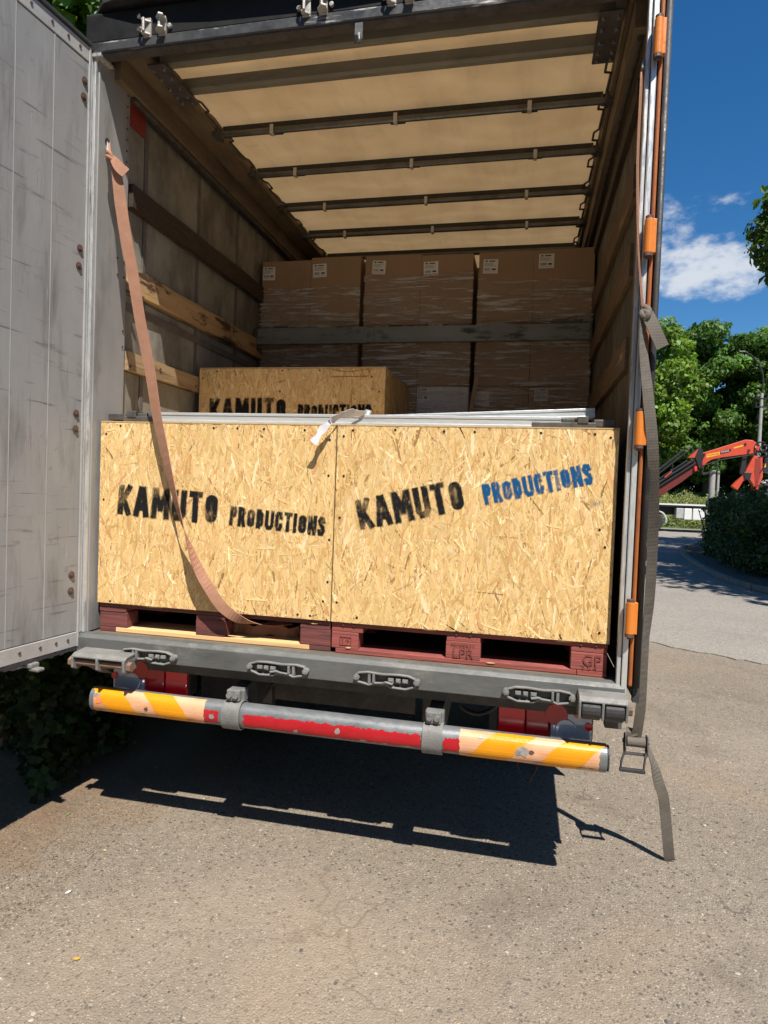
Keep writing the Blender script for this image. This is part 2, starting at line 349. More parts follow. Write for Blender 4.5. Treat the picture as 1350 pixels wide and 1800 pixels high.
m_plank = wmat('stained_side_plank', (.34, .215, .10), (.50, .33, .165), (.075, .04, .02), (.52, .60), (2, 1.6, 6), 2.1, 4, (6, .35, 8), .7, bump=.4, bscale=14)
m_plank_mid = wmat('worn_side_plank', (.30, .20, .105), (.42, .30, .17), (.15, .09, .045), (.52, .70), (2, .7, 7), 2.6, 4, (6, .35, 8), .7, bump=.4, bscale=14)
m_plank_rd = wmat('dark_side_plank', (.10, .064, .034), (.16, .105, .058), (.36, .235, .12), (.60, .70), (2, .8, 5), 3.2, 4, (6, .35, 8), .75, bump=.4, bscale=14)  # darker brown planks for the right wall, with paler worn spots
m_wall_r = wmat('dark_wall_sheet', (.11, .095, .07), (.17, .15, .115), (.05, .04, .03), (.45, .70), (1.4, 1.4, .8), 2.4, 3, (1, 1, .6), .65, .05, bump=.15, bscale=26)  # right wall sheet, darker than the left one
m_board = wmat('dirty_rail_board', (.135, .10, .062), (.20, .15, .095), (.085, .065, .042), (.48, .68), (2, 1, 2), 2.5, 4, (3, .6, 3), .65, bump=.2, bscale=20)
m_redpatch = wmat('faded_red_panel', (.20, .022, .016), (.27, .032, .022), (.10, .03, .025), (.55, .8), scale=8)
m_sill = wmat('dusty_grey_steel', (.078, .082, .080), (.125, .128, .123), (.24, .228, .205), (.56, .80), (1, 1, 2), 3.5, 5, (.7, 1, 2), .52, .1, bump=.2, bscale=40)
m_keeper = wmat('dusty_cast_fitting', (.13, .13, .124), (.205, .20, .19), (.06, .06, .06), (.6, .75), scale=14, rough=.6, bump=.3)
m_galv = wmat('galvanised_steel', (.15, .16, .165), (.235, .245, .25), (.18, .17, .165), (.55, .72), (1, 2, 2), 7, 11, (.6, 1, 1), .42, .35, bump=.15, bscale=40)
m_header = wmat('chipped_black_paint', (.008, .008, .008), (.016, .016, .016), (.07, .07, .07), (.70, .80), (1, 3, 3), 5, 4, (1,1,1), .6, bump=.12, bscale=14, spec=.25)
m_lip = wmat('bared_header_lip', (.035, .036, .038), (.085, .085, .085), (.62, .62, .62), (.58, .66), (.8, 4, 9), 4.5, 5, (1,1,1), .42, .2, bump=.35, bscale=22)
m_tarp = tarp_mat()
m_hem = wmat('tarp_hem_grey', (.022, .021, .018), (.04, .038, .032), scale=8, rough=.7)
m_bow = wmat('roof_bow_steel', (.10, .10, .09), (.17, .165, .15), (.06, .05, .04), (.55, .7), scale=9, rough=.42, metal=.6)
m_roofbeam = wmat('roof_beam_greygreen', (.17, .155, .115), (.225, .205, .155), (.10, .09, .065), (.55, .75), (.6, 3, 3), 4, rough=.6)
m_clip = plain('pale_clip', (.55, .52, .46), .5, .2); m_bluepad = plain('navy_pad', (.012, .016, .07), .8)
m_orange = wmat('orange_paint', (.58, .17, .022), (.66, .21, .03), (.42, .12, .03), (.62, .8), (3, 3, 1), 5, 6, (1,1,1), .42, bump=.1)
m_ostrip = wmat('rusty_orange_strip', (.30, .085, .018), (.38, .115, .024), (.17, .055, .022), (.52, .72), (3, 3, .8), 5, 6, (1,1,1), .5, bump=.15)
m_rubber = wmat('black_rubber', (.022, .022, .024), (.045, .045, .047), (.12, .115, .105), (.58, .8), (1,1,1), 6, 7, (1,1,1), .58, bump=.2)
m_rust = wmat('rusty_steel', (.16, .095, .06), (.25, .16, .11), (.09, .045, .03), (.5, .7), scale=20, rough=.7, bump=.4)
m_bolt = wmat('rusty_bolt', (.09, .05, .035), (.16, .10, .075), scale=60, rough=.6, metal=.3)
m_tape_red = wmat('red_reflective_tape', (.36, .005, .012), (.46, .010, .018), (.24, .03, .03), (.58, .74), (1, 2, 2), 9, 9, (1,1,1), .38, bump=.12, bscale=90)
m_tape_yel = wmat('amber_reflective_tape', (.66, .255, .003), (.72, .29, .006), (.66, .26, .01), (.62, .8), scale=9, rough=.36, bump=.1)
m_tape_sal = wmat('faded_salmon_tape', (.60, .31, .165), (.68, .385, .23), (.60, .20, .05), (.50, .72), (1, 1, 3), 5, 7, (1,1,1), .42, bump=.1)
m_chip = wmat('bare_chip_metal', (.22, .20, .19), (.42, .40, .38), scale=40, rough=.5, metal=.3)
m_lens = plain('red_lens', (.42, .006, .014), .12, coat=.6); m_lens2 = plain('bright_red_lens', (.72, .010, .018), .10, coat=.7)
m_clear = plain('clear_lens_cluster', (.42, .48, .62), .10, .2, coat=.8); m_amber = plain('amber_bulb', (.7, .22, .03), .3)
m_dark = plain('dark_underside', (.022, .021, .02), .8); m_chassis = wmat('oily_chassis', (.045, .043, .04), (.085, .08, .072), (.025, .022, .02), (.5, .7), scale=14, rough=.6)
m_tyre = wmat('tyre_rubber', (.02, .02, .02), (.035, .034, .033), scale=12, rough=.8)
m_floor = wmat('truck_floor_ply', (.10, .075, .05), (.16, .12, .085), scale=6, rough=.7)
m_card = wmat('brown_cardboard', (.31, .20, .125), (.355, .235, .15), (.26, .165, .10), (.6, .8), (1, 1, .4), 3, 3, (1, 1, .3), .75, bump=.06, bscale=40)
m_cardw = wmat('white_carton', (.55, .54, .54), (.64, .63, .62), scale=4, rough=.7, bump=.05)
m_paper = plain('label_paper', (.74, .73, .70), .7); m_print = plain('label_print', (.03, .03, .035), .7); m_ctape = plain('packing_tape', (.30, .20, .12), .25)
m_film = film_mat()
m_bar = wmat('dull_load_bar', (.175, .185, .18), (.27, .28, .27), (.05, .055, .055), (.56, .66), (.9, 1, 2.5), 5, 6, (.4, 1, 1), .48, .3, bump=.15)
m_beam = wmat('scratched_aluminium_beam', (.50, .53, .54), (.66, .68, .68), (.28, .30, .31), (.55, .75), (.5, 3, 8), 5, 4, (.3, 6, 10), .38, .45, bump=.15)
m_fit = wmat('dark_beam_fitting', (.06, .055, .052), (.12, .11, .105), scale=20, rough=.55, metal=.3)
m_strap_pink = strap_mat('faded_terracotta_webbing', (.36, .175, .105), (.46, .235, .15)); m_strap_grey = strap_mat('grey_brown_webbing', (.125, .108, .088), (.175, .152, .125), 540)
m_whitetape = plain('white_plastic_strip', (.62, .61, .63), .5)
m_asphalt = asphalt_mat('worn_asphalt', (.200, .165, .127), (.262, .220, .173)); m_road = asphalt_mat('far_asphalt', (.235, .215, .19), (.29, .265, .23), 60, False)
m_kerb = wmat('kerb_concrete', (.15, .138, .12), (.21, .195, .17), (.10, .085, .07), (.55, .75), scale=6, rough=.85)
m_soil = wmat('island_soil', (.075, .055, .035), (.13, .10, .065), scale=9, rough=.95)
m_stone = None
t = NT('loose_stone'); t.l(t.attr(), t.p.inputs['Base Color']); t.p.inputs['Roughness'].default_value = .85; m_stone = t.m
m_leaf = leaf_mat('broad_leaf'); m_leafd = leaf_mat('hedge_leaf', .3)
m_bark = wmat('tree_bark', (.06, .048, .036), (.12, .10, .08), scale=9, stretch=(4,4,1), rough=.9, bump=.6, bscale=12)
m_crane = wmat('red_crane_paint', (.50, .055, .025), (.58, .075, .035), scale=6, rough=.4, bump=.05); m_craned = plain('crane_dark_steel', (.03, .03, .032), .45, .3)
m_grey = wmat('grey_box_steel', (.30, .30, .30), (.42, .42, .41), scale=7, rough=.5); m_white = plain('pale_panel', (.62, .62, .60), .5)
m_yellow = plain('yellow_plate', (.75, .45, .02), .5)
m_pole = wmat('concrete_pole', (.26, .25, .23), (.36, .35, .32), scale=6, rough=.85)
m_grass = leaf_mat('grass_blade', .35)

# ------------------------------------------------------------------ ground, road, kerb
def sheet(name, poly, z, mat, label=None):
    mb = MB(); mb.add([(x, y, z) for x, y in poly], [tuple(range(len(poly)))]); return mk(name, mb, mat, kind='structure')
sheet('ground', [(-300, -60), (300, -60), (300, 700), (-300, 700)], 0.0, m_asphalt)
edge = []
x = 1.2
while x < 40:
    yb = np.interp(x, [1.2, 2.28, 3.37, 6, 40], [5.75, 5.3, 4.62, 4.1, 3.0]); edge.append((x, yb + rnd.uniform(-.07, .07))); x += rnd.uniform(.06, .2) if x < 5 else 1.2
mbr = MB(); mbr.prism(edge + [(40, 36), (60, 44), (-40, 44), (-40, 30), (1.2, 30)], 'z', 0.001, 0.012); mk('road', mbr, m_road, kind='structure')
kp = [(16, 7.6), (10, 8.2), (6.8, 9.0), (5.55, 10.0), (5.15, 11.6), (5.12, 13.6), (5.5, 17.5), (6.25, 21.5), (7.6, 24.3), (10, 25.8), (16, 26.5)]
def smooth_path(pts, n=8):
    pts = [Vector((*p, 0) if len(p) == 2 else p) for p in pts]; out = []
    for i in range(len(pts) - 1):
        p0, p1, p2, p3 = pts[max(i-1, 0)], pts[i], pts[i+1], pts[min(i+2, len(pts)-1)]
        for k in range(n):
            s = k / n; out.append(.5 * ((2*p1) + (p2-p0)*s + (2*p0-5*p1+4*p2-p3)*s*s + (3*p1-p0-3*p2+p3)*s**3))
    out.append(pts[-1]); return out
ks = smooth_path(kp, 6)
island = MB(); island.prism([(p.x + .02, p.y) for p in ks], 'z', 0.014, .10); mk('planting_island', island, m_soil, kind='structure')
kroot = root('kerb', (5.1, 13.6, 0.012), 'pale concrete kerb curving round the hedge island', 'kerb')
ln = [0]
for a, b in zip(ks, ks[1:]): ln.append(ln[-1] + (b - a).length)
s0 = 0
while s0 < ln[-1] - 1.0:
    def at(s):
        i = max(0, min(len(ks) - 2, np.searchsorted(ln, s) - 1)); f = (s - ln[i]) / (ln[i+1] - ln[i]); return ks[i].lerp(ks[i+1], f)
    a, b = at(s0 + .008), at(s0 + .992); d = (b - a).normalized(); nn = Vector((-d.y, d.x, 0))
    mb = MB(); h = .13 + rnd.uniform(-.008, .008)
    q = [a - nn*.07, b - nn*.07, b + nn*.07, a + nn*.07]
    mb.prism([(w.x, w.y) for w in q], 'z', .013, h); mk('kerb_stone', mb, m_kerb, kroot, bevel=.015); s0 += 1.0

# ------------------------------------------------------------------ the lorry
T = root('box_truck', (0, 1.2, 0), 'grey box truck seen from behind with its cargo doors open', 'truck')
LX, RX = -1.24, 1.25
mk('cargo_floor', MB().box(LX, RX, -.02, 6.5, .88, .93), m_floor, T)
sill = mk('rear_sill', MB().prism([(-.02, .929), (-.045, .938), (-.075, .934), (-.092, .918), (-.092, .830), (-.02, .828)], 'x', LX - .005, RX + .006), m_sill, T, bevel=.003)
# latch keepers on the sill
def keeper_mb(flip=1):
    mb = MB(); w, h, y = .135, .026, -.093
    loop = [(-w, 0), (-w+.012, .020), (-w+.05, h), (-.02, h-.004), (.05, h), (w-.04, h-.002), (w-.012, .014), (w, -.004), (w-.015, -.020), (w-.05, -h-.006), (.02, -h-.004), (-.005, -h+.012), (-.05, -h+.008), (-.075, -h-.002), (-w+.03, -h+.004), (-w+.01, -.018)]
    mb.tube([(flip*x, y - .022, z) for x, z in loop], .0055, 6, closed=True)
    for (x0, z0), (x1, z1) in zip(loop, loop[1:] + loop[:1]):
        mb.add([(flip*x0, y+.002, z0), (flip*x1, y+.002, z1), (flip*x1, y-.022, z1), (flip*x0, y-.022, z0)], [(0,1,2,3)])
    for sx in (-1, 1):
        mb.cyl((sx*(w-.004), y+.002, 0), (sx*(w-.004), y-.03, 0), .014, n=10); mb.cyl((sx*(w-.004), y-.03, 0), (sx*(w-.004), y-.038, 0), .009, n=6)
    mb.box(flip*-.075-.006, flip*-.075+.006, y-.024, y, -h+.004, h-.004); mb.box(flip*-.055-.005, flip*-.055+.005, y-.03, y, -h+.01, h-.006)
    for k, (cx, ww) in enumerate(((.02, .012), (.052, .010), (.082, .012))):
        mb.box(flip*cx-ww, flip*cx+ww, y-.027, y, -.012 + .003*k, .010)
        mb.box(flip*cx-ww*.7, flip*cx+ww*.7, y-.032, y-.026, -.004, .004)
    mb.tube([(flip*-.02, y-.02, -.018), (flip*.0, y-.03, -.008), (flip*.03, y-.03, -.014)], .006, 6)
    return mb
for cx, fl in ((-.846, 1), (-.205, -1), (.29, 1), (.923, -1)):
    mb = keeper_mb(fl); mb.v = [(x + cx, y, z + .866) for x, y, z in mb.v]; mk('latch_keeper', mb, m_keeper, sill, bevel=.0015)
# left hinge block with rusty pin
mb = MB()
mb.prism([(-.093, .875), (-.175, .868), (-.195, .856), (-.195, .848), (-.17, .858), (-.093, .863)], 'x', -1.19, -.91)
for xx in (-1.184, -1.055, -.918):
    mb.prism([(-.093, .866), (-.175, .862), (-.198, .848), (-.195, .80), (-.16, .785), (-.093, .80)], 'x', xx - .006, xx + .006)
mb.prism([(-.05, .826), (-.05, .77), (.05, .71), (.05, .826)], 'x', -1.22, -1.135)
hb = mk('hinge_block', mb, m_keeper, sill, bevel=.003)
mb = MB(); mb.cyl((-1.21, -.165, .822), (-.905, -.165, .822), .016, n=14); mb.cyl((-1.215, -.165, .822), (-1.195, -.165, .822), .022, n=6); mb.cyl((-.91, -.165, .822), (-.89, -.165, .822), .022, n=6)
mk('hinge_pin', mb, m_rust, sill)
# right rubber buffers
mb = MB(); mb.prism([(-.093, .905), (-.17, .900), (-.187, .885), (-.187, .878), (-.093, .893)], 'x', 1.075, 1.258)
for xx in (1.079, 1.166, 1.254): mb.prism([(-.093, .90), (-.165, .897), (-.188, .88), (-.18, .81), (-.093, .805)], 'x', xx - .005, xx + .005)
mk('buffer_bracket', mb, m_keeper, sill, bevel=.003)
for a, b in ((1.087, 1.158), (1.174, 1.246)): mk('rubber_buffer', MB().cyl((a, -.142, .847), (b, -.142, .847), .046, n=20), m_rubber, sill, bevel=.005, smooth=False)
mk('buffer_bolt', MB().cyl((1.2595, -.142, .847), (1.278, -.142, .847), .018, n=6), m_bolt, sill); mk('buffer_stay', MB().box(1.19, 1.255, -.06, -.01, .745, .826), m_chassis, sill)
# ---- left wall
lw = mk('left_wall', MB().box(LX - .04, LX - .005, .0, 6.5, .93, 3.72), m_batten, T)
yb = [.19, .375, .948, 1.498, 2.05, 2.6]
zrows = [(.935, 2.25), (2.255, 2.645), (2.65, 3.085), (3.09, 3.60)]
for y0, y1 in zip(yb, yb[1:]):
    for z0, z1 in zrows:
        mb = MB(); mb.box(LX - .006, LX + .003 + rnd.uniform(-.002, .002), y0 + .016, y1 - .016, z0 + .002, z1 - .002); mk('wall_panel', mb, m_wall, lw, bevel=.002)
for y0 in yb[1:-1]:
    mk('wall_batten', MB().box(LX - .004, LX + .008, y0 - .0155, y0 + .0155, .935, 3.60), m_batten, lw, bevel=.002)
def plank(name, x0, x1, y0, y1, z0, z1, mat, par, seg=14, wob=.004):
    mb = MB(); ys = np.linspace(y0, y1, seg); vs = []; fs = []
    for k, y in enumerate(ys):
        a, b = rnd.uniform(-wob, wob), rnd.uniform(-wob, wob); c = rnd.uniform(-.0015, .0015)
        vs += [(x0, y, z0 + a), (x1 + c, y, z0 + a), (x1 + c, y, z1 + b), (x0, y, z1 + b)]
    for k in range(seg - 1): fs += [(k*4+i, k*4+4+i, k*4+4+(i+1) % 4, k*4+(i+1) % 4) for i in range(4)]
    fs += [(0,1,2,3), (4*seg-1, 4*seg-2, 4*seg-3, 4*seg-4)]
    return mk(name, mb.add(vs, fs), mat, par, bevel=.002)
plank('side_plank', LX + .009, LX + .04, .21, 2.4, 3.085, 3.205, m_plank_dark, lw)
plank('side_plank', LX + .009, LX + .04, .195, 2.4, 2.655, 2.785, m_plank, lw)
plank('side_plank', LX + .009, LX + .04, .205, 1.9, 2.25, 2.345, m_plank_mid, lw)
plank('side_plank', LX + .009, LX + .04, .205, 1.9, 1.80, 1.90, m_plank_mid, lw)
mk('red_wall_patch', MB().box(LX + .002, LX + .0065, .195, .357, 3.505, 3.625), m_redpatch, lw)
mk('panel_slat', MB().box(LX + .002, LX + .012, .2, 1.9, 2.56, 2.60), m_batten, lw)
for yy, zz in ((.22, 2.27), (.5, 2.31), (.9, 2.28), (.25, 2.68), (.55, 2.75), (1.0, 2.69), (1.4, 2.74), (.3, 3.11), (.8, 3.18), (1.3, 3.12)):
    mk('plank_bolt', MB().cyl((LX + .036, yy, zz), (LX + .046, yy, zz), .007, n=8), m_bolt, lw)
# ---- left post with silver edge
lp = mk('corner_post', MB().box(-1.285, -1.213, -.05, .19, .936, 3.69), m_alu_door, T, bevel=.003)
mk('edge_profile', MB().box(-1.262, -1.236, -.082, -.052, .936, 3.66), m_silver, lp, bevel=.004)
mk('edge_profile', MB().box(-1.234, -1.219, -.070, -.052, .936, 3.68), m_silver, lp, bevel=.003)
mk('seal_strip', MB().box(-1.278, -1.2635, -.098, -.06, .90, 3.72), m_rubber, lp, bevel=.004)
mb = MB(); mb.cyl((-1.2135, .012, 3.31), (-1.2085, .012, 3.31), .016, n=14); mk('anchor_hole', mb, m_dark, lp)
for zz in list(np.arange(3.62, 3.2, -.055)) + [2.79, 2.71, 2.44, 2.36, 1.75, 1.67, 1.40, 1.32]:
    mk('rivet', MB().cyl((-1.2135, .168, zz), (-1.209, .168, zz), .0055, n=8), m_bolt, lp)
for yy, zz in ((.11, 2.79), (.115, 2.71)): mk('rivet', MB().cyl((-1.2135, yy, zz), (-1.209, yy, zz), .0055, n=8), m_bolt, lp)
# ---- right wall and post
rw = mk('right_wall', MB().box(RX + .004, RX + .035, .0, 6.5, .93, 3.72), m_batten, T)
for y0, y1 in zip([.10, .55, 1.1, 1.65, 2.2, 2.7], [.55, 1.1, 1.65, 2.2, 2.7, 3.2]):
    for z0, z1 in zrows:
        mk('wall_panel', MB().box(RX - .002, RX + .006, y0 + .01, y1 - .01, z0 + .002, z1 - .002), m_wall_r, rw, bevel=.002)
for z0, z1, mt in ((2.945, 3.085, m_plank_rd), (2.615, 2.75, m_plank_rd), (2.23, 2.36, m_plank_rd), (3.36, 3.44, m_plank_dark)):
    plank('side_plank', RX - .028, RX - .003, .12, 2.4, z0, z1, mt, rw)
mk('inner_board', MB().box(RX - .012, RX - .0025, -.02, .11, .94, 3.6), m_board, rw)
rp = mk('corner_post', MB().box(1.228, 1.264, -.05, -.021, .936, 3.69), m_alu_door, T, bevel=.003)
mk('edge_profile', MB().box(1.222, 1.2385, -.078, -.052, .90, 3.70), m_silver, rp, bevel=.004)
mk('edge_profile', MB().box(1.2405, 1.262, -.088, -.052, .86, 3.70), m_silver, rp, bevel=.004)
rdoor = mk('cargo_door', MB().box(1.292, 1.314, -.028, 1.15, .87, 3.85), m_alu_door, T, bevel=.004, label='cargo door folded flat against the right side')
mk('hinge_strip', MB().box(1.267, 1.2815, -.092, -.055, .93, 3.86), m_ostrip, rdoor, bevel=.006)
mk('edge_seal', MB().tube([(1.300, -.075, .925), (1.300, -.075, 2.4), (1.300, -.075, 3.9)], .0125, 12), m_rubber, rdoor, smooth=True)
mk('seal_lip', MB().box(1.29, 1.315, -.062, -.03, .86, 3.88), m_rubber, rdoor)
for za, zb in ((3.375, 3.51), (2.625, 2.755), (1.885, 2.015), (1.145, 1.27)):
    h = mk('door_hinge', MB().cyl((1.258, -.112, za), (1.258, -.112, zb), .0165, n=16).box(1.258, 1.285, -.118, -.094, za, zb), m_orange, rdoor, bevel=.002)
    mb = MB(); mb.cyl((1.258, -.112, zb), (1.258, -.112, zb + .012), .015, n=12); mb.cyl((1.258, -.112, za - .012), (1.258, -.112, za), .017, n=12); mb.cyl((1.258, -.112, za - .02), (1.258, -.112, za - .012), .009, n=8)
    mk('hinge_pin', mb, m_bolt, rdoor)
# ---- left door, swung open towards the viewer
aD = math.radians(5.4); H0 = Vector((-1.268, -.092, 0)); dD = Vector((-math.sin(aD), -math.cos(aD), 0)); nD = Vector((math.cos(aD), -math.sin(aD), 0))
RD = Matrix((dD, nD, Vector((0,0,1)))).transposed()     # local (along, out, z)
def dbox(mb, a0, a1, o0, o1, z0, z1):
    vs = [(a0,o0,z0),(a1,o0,z0),(a1,o1,z0),(a0,o1,z0),(a0,o0,z1),(a1,o0,z1),(a1,o1,z1),(a0,o1,z1)]
    return mb.add([H0 + RD @ Vector(q) for q in vs], [(0,3,2,1),(4,5,6,7),(0,1,5,4),(1,2,6,5),(2,3,7,6),(3,0,4,7)])
DT = .03
ldoor = mk('cargo_door', dbox(MB(), 0, 1.19, .0, .022, .872, 3.69), m_batten, T, label='scuffed aluminium cargo door swung open on the left')
seams = [.004, .20, .40, .60, .80, 1.0, 1.186]
for a, b in zip(seams, seams[1:]):
    mk('door_panel', dbox(MB(), a + .0009, b - .0009, .0222, DT + rnd.uniform(-.0006, .0006), .948, 3.615), m_doorsheet, ldoor, bevel=.0008)
for a, b in zip(seams[1:-1], seams[1:-1]): mk('seam_strip', dbox(MB(), a - .0022, a + .0022, .0225, DT + .0012, .948, 3.615), m_alu_rail, ldoor)
mk('bottom_rail', dbox(MB(), .002, 1.19, .0225, DT + .003, .874, .944), m_alu_rail, ldoor, bevel=.003)
mk('top_rail', dbox(MB(), .002, 1.19, .0225, DT + .003, 3.619, 3.69), m_alu_rail, ldoor, bevel=.003)
mk('edge_rail', dbox(MB(), -.008, .0025, .0, DT + .006, .872, 3.69), m_alu_rail, ldoor, bevel=.002)
mk('top_cap', dbox(MB(), -.01, 1.2, -.012, DT + .012, 3.692, 3.712), m_rubber, ldoor, bevel=.004)
bs = MB(); aa = np.linspace(0, 1.19, 60)
for k in range(59):
    z = .856 + rnd.uniform(-.006, .004); dbox(bs, aa[k], aa[k+1] + .001, .004, DT + .002 + rnd.uniform(-.002, .003), z, .8725)
mk('bottom_seal', bs, m_rubber, ldoor)
def dcyl(mb, a, z, o0, o1, r, n=12):
    return mb.cyl(H0 + RD @ Vector((a, o0, z)), H0 + RD @ Vector((a, o1, z)), r, n=n)
for a, z in ((.026, 3.52), (.030, 3.445), (.034, 2.75), (.038, 2.667), (.036, 1.983), (.038, 1.91), (.044, 1.222), (.046, 1.146)):
    b = dcyl(MB(), a, z, DT + .0005, DT + .004, .017, 16); dcyl(b, a, z, DT + .004, DT + .010, .010, 6); mk('hinge_bolt', b, m_bolt, ldoor)
for a in (.06, .13, .22, .33, .46, .6, .75, .9): mk('rail_rivet', dcyl(MB(), a, .914, DT + .003, DT + .007, .007, 10), m_bolt, ldoor)
for a in (.06, .13, .22, .33, .46, .6, .75, .9): mk('rail_rivet', dcyl(MB(), a, 3.655, DT + .003, DT + .007, .007, 10), m_bolt, ldoor)
lb = MB(); dbox(lb, .235, .285, .0, .05, .835, .857); dbox(lb, .24, .28, .03, .085, .822, .838); dbox(lb, .30, .36, .0, .03, .842, .857); mk('lock_bar_foot', lb, m_keeper, ldoor, bevel=.006)
# ---- header over the opening
hd = mk('roof_header', MB().prism([(-.005, 3.728), (-.060, 3.728), (-.062, 3.735), (-.062, 3.86), (-.02, 3.90), (-.005, 3.90)], 'x', -1.285, 1.31), m_header, T, bevel=.006)
mk('header_lip', MB().prism([(-.02, 3.6755), (-.070, 3.6755), (-.0745, 3.680), (-.0725, 3.722), (-.066, 3.727), (-.02, 3.727)], 'x', -1.275, 1.30), m_lip, T, bevel=.002)
mk('soffit_shade_sheet', MB().box(-1.25, 1.28, -.066, -.012, 3.668, 3.6745), m_fit, T)  # dark sheet added to paint the unlit underside of the lip
vis = []
for xx, yy, zz in ((-1.30, .10, 3.872), (-1.27, -.02, 3.885), (-1.18, -.085, 3.897), (-1.0, -.118, 3.905), (-.6, -.14, 3.910), (0, -.15, 3.912), (.6, -.14, 3.910), (1.05, -.118, 3.905), (1.22, -.085, 3.897), (1.30, -.02, 3.885), (1.32, .10, 3.872)): vis.append((xx, yy, zz))
mb = MB(); n = len(vis); vs = [(x, y, z - .012) for x, y, z in vis] + [(x, y, z + .012) for x, y, z in vis] + [(x * .99, .2, 3.90) for x, y, z in vis] + [(x * .99, .2, 3.93) for x, y, z in vis]
fs = []
for i in range(n - 1): fs += [(i, i+1, n+i+1, n+i), (n+i, n+i+1, 3*n+i+1, 3*n+i), (i+1, i, 2*n+i, 2*n+i+1)]
mk('roof_visor', mb.add(vs, fs), m_rubber, hd, bevel=.004)
def clamp_mb(cx):
    mb = MB()
    for s in (-1, 1):
        x = cx + s * .038
        mb.box(x - .018, x + .018, -.078, -.0635, 3.714, 3.80)
        for z in (3.722, 3.778): mb.prism([(x - .02, -.078), (x + .02, -.078), (x + s * .026, -.115), (x + s * .008, -.125), (x - .018, -.10)], 'z', z, z + .008)
        mb.cyl((x + s * .002, -.104, 3.725), (x + s * .002, -.104, 3.783), .007, n=10)
        mb.cyl((x + s * .036, -.064, 3.757), (x + s * .036, -.078, 3.757), .010, n=12)
    return mb
m_clampm = wmat('pale_clamp_steel', (.38, .36, .33), (.52, .50, .46), (.16, .13, .11), (.58, .75), scale=30, rough=.45, metal=.4)
for cx in (-.914, -.143, .236, .93): mk('latch_clamp', clamp_mb(cx), m_clampm, hd, bevel=.0015)
mb = MB(); mb.box(-.052 + .09, -.018 + .09, -.068, -.06, 3.60, 3.672); mb.tube([(.055, -.066, 3.62), (.055, -.075, 3.585), (.055, -.095, 3.57), (.055, -.105, 3.59)], .012, 8); mk('hanging_hook', mb, m_sill, hd)
mk('header_bracket', MB().box(-1.28, -1.19, -.08, .02, 3.655, 3.671), m_silver, hd, bevel=.002)
# ---- roof
X0, X1 = -1.035, 1.17
nx, ny = 60, 330
gx = np.linspace(X0 - .03, X1 + .03, nx); gy = np.linspace(.0, 6.4, ny); GX, GY = np.meshgrid(gx, gy)
bows = [.782, 1.281, 1.803, 2.313, 2.83, 3.35, 3.87, 4.4, 4.9, 5.4, 5.9]
ph = np.interp(GY, [0, .36] + bows, np.arange(len(bows) + 2))
GZ = 3.815 - .022 * np.sin(np.pi * (ph % 1)) ** 2 + .006 * np.sin(GX * 9 + GY * 3) * np.sin(GY * 5.3) + .004 * np.sin(GX * 23 + 1.7 * GY) + .003 * np.sin(GY * 31 + np.sin(GX * 7) * 2)
V = np.stack([GX, GY, GZ], -1).reshape(-1, 3); ii = np.arange((ny - 1) * nx).reshape(ny - 1, nx)[:, :-1].ravel()
F = np.stack([ii, ii + 1, ii + nx + 1, ii + nx], 1)
npmesh('roof_tarp', V, F, m_tarp, T, smooth=True)
for k, y in enumerate(bows[:6]):
    b = mk('roof_bow', MB().cyl((X0 + .01, y, 3.738), (X1 - .01, y, 3.738), .0175, n=14), m_bow, T, smooth=False)
    hs = MB(); xs = np.linspace(X0 + .03, X1 - .03, 40)
    vs = []; fs = []
    for i, xx in enumerate(xs):
        w1, w2 = rnd.uniform(-.004, .004), rnd.uniform(-.003, .003); vs += [(xx, y + .0, 3.757), (xx, y + .055 + w1, 3.768 + w2), (xx, y + .06 + w1, 3.785 + w2), (xx, y + .004, 3.79)]
    for i in range(39): fs += [(i*4+j, i*4+4+j, i*4+4+(j+1) % 4, i*4+(j+1) % 4) for j in range(4)]
    mk('tarp_hem', hs.add(vs, fs), m_hem, b)
    for cx in ((-.715, .03, .78) if k < 4 else ()):
        cx += rnd.uniform(-.03, .03)
        mk('bow_clip', MB().box(cx - .011, cx + .011, y - .0235, y - .0185, 3.714, 3.764).box(cx - .011, cx + .011, y - .022, y + .014, 3.7125, 3.7185), m_clip, b, bevel=.002)
        mk('blue_pad', MB().box(cx - .042, cx + .042, y + .018, y + .066, 3.748, 3.7565), m_bluepad, b)
    for xx, s in ((X0, 1), (X1, -1)):
        mb = MB(); mb.box(xx - .02, xx + .025, y - .035, y + .035, 3.72, 3.765); mb.cyl((xx + s*.01, y - .045, 3.73), (xx + s*.01, y + .045, 3.73), .011, n=8); mb.cyl((xx + s*.03, y, 3.715), (xx + s*.03, y, 3.77), .012, n=8)
        mk('bow_trolley', mb, m_fit, b, bevel=.003)
for xx, s in ((X0 + .012, 1), (X1 - .012, -1)):
    pts = []; yy = .3
    while yy < 2.9:
        pts += [(xx, yy, 3.772), (xx + s * .004, yy + .19, 3.772), (xx + s * .03, yy + .21, 3.765), (xx + s * .03, yy + .29, 3.765)]; yy += .31
    mk('roof_linkage', MB().tube(pts, .0065, 6), m_fit, T)
for ya, yb2, zz in ((.115, .155, 3.722), (.325, .375, 3.727)):
    mk('roof_beam', MB().prism([(ya, zz), (ya + .01, zz - .012), (yb2 - .01, zz - .012), (yb2, zz), (yb2 + .006, zz + .05), (ya - .006, zz + .05)], 'x', X0 + .03, X1 - .05), m_roofbeam, T, bevel=.003)
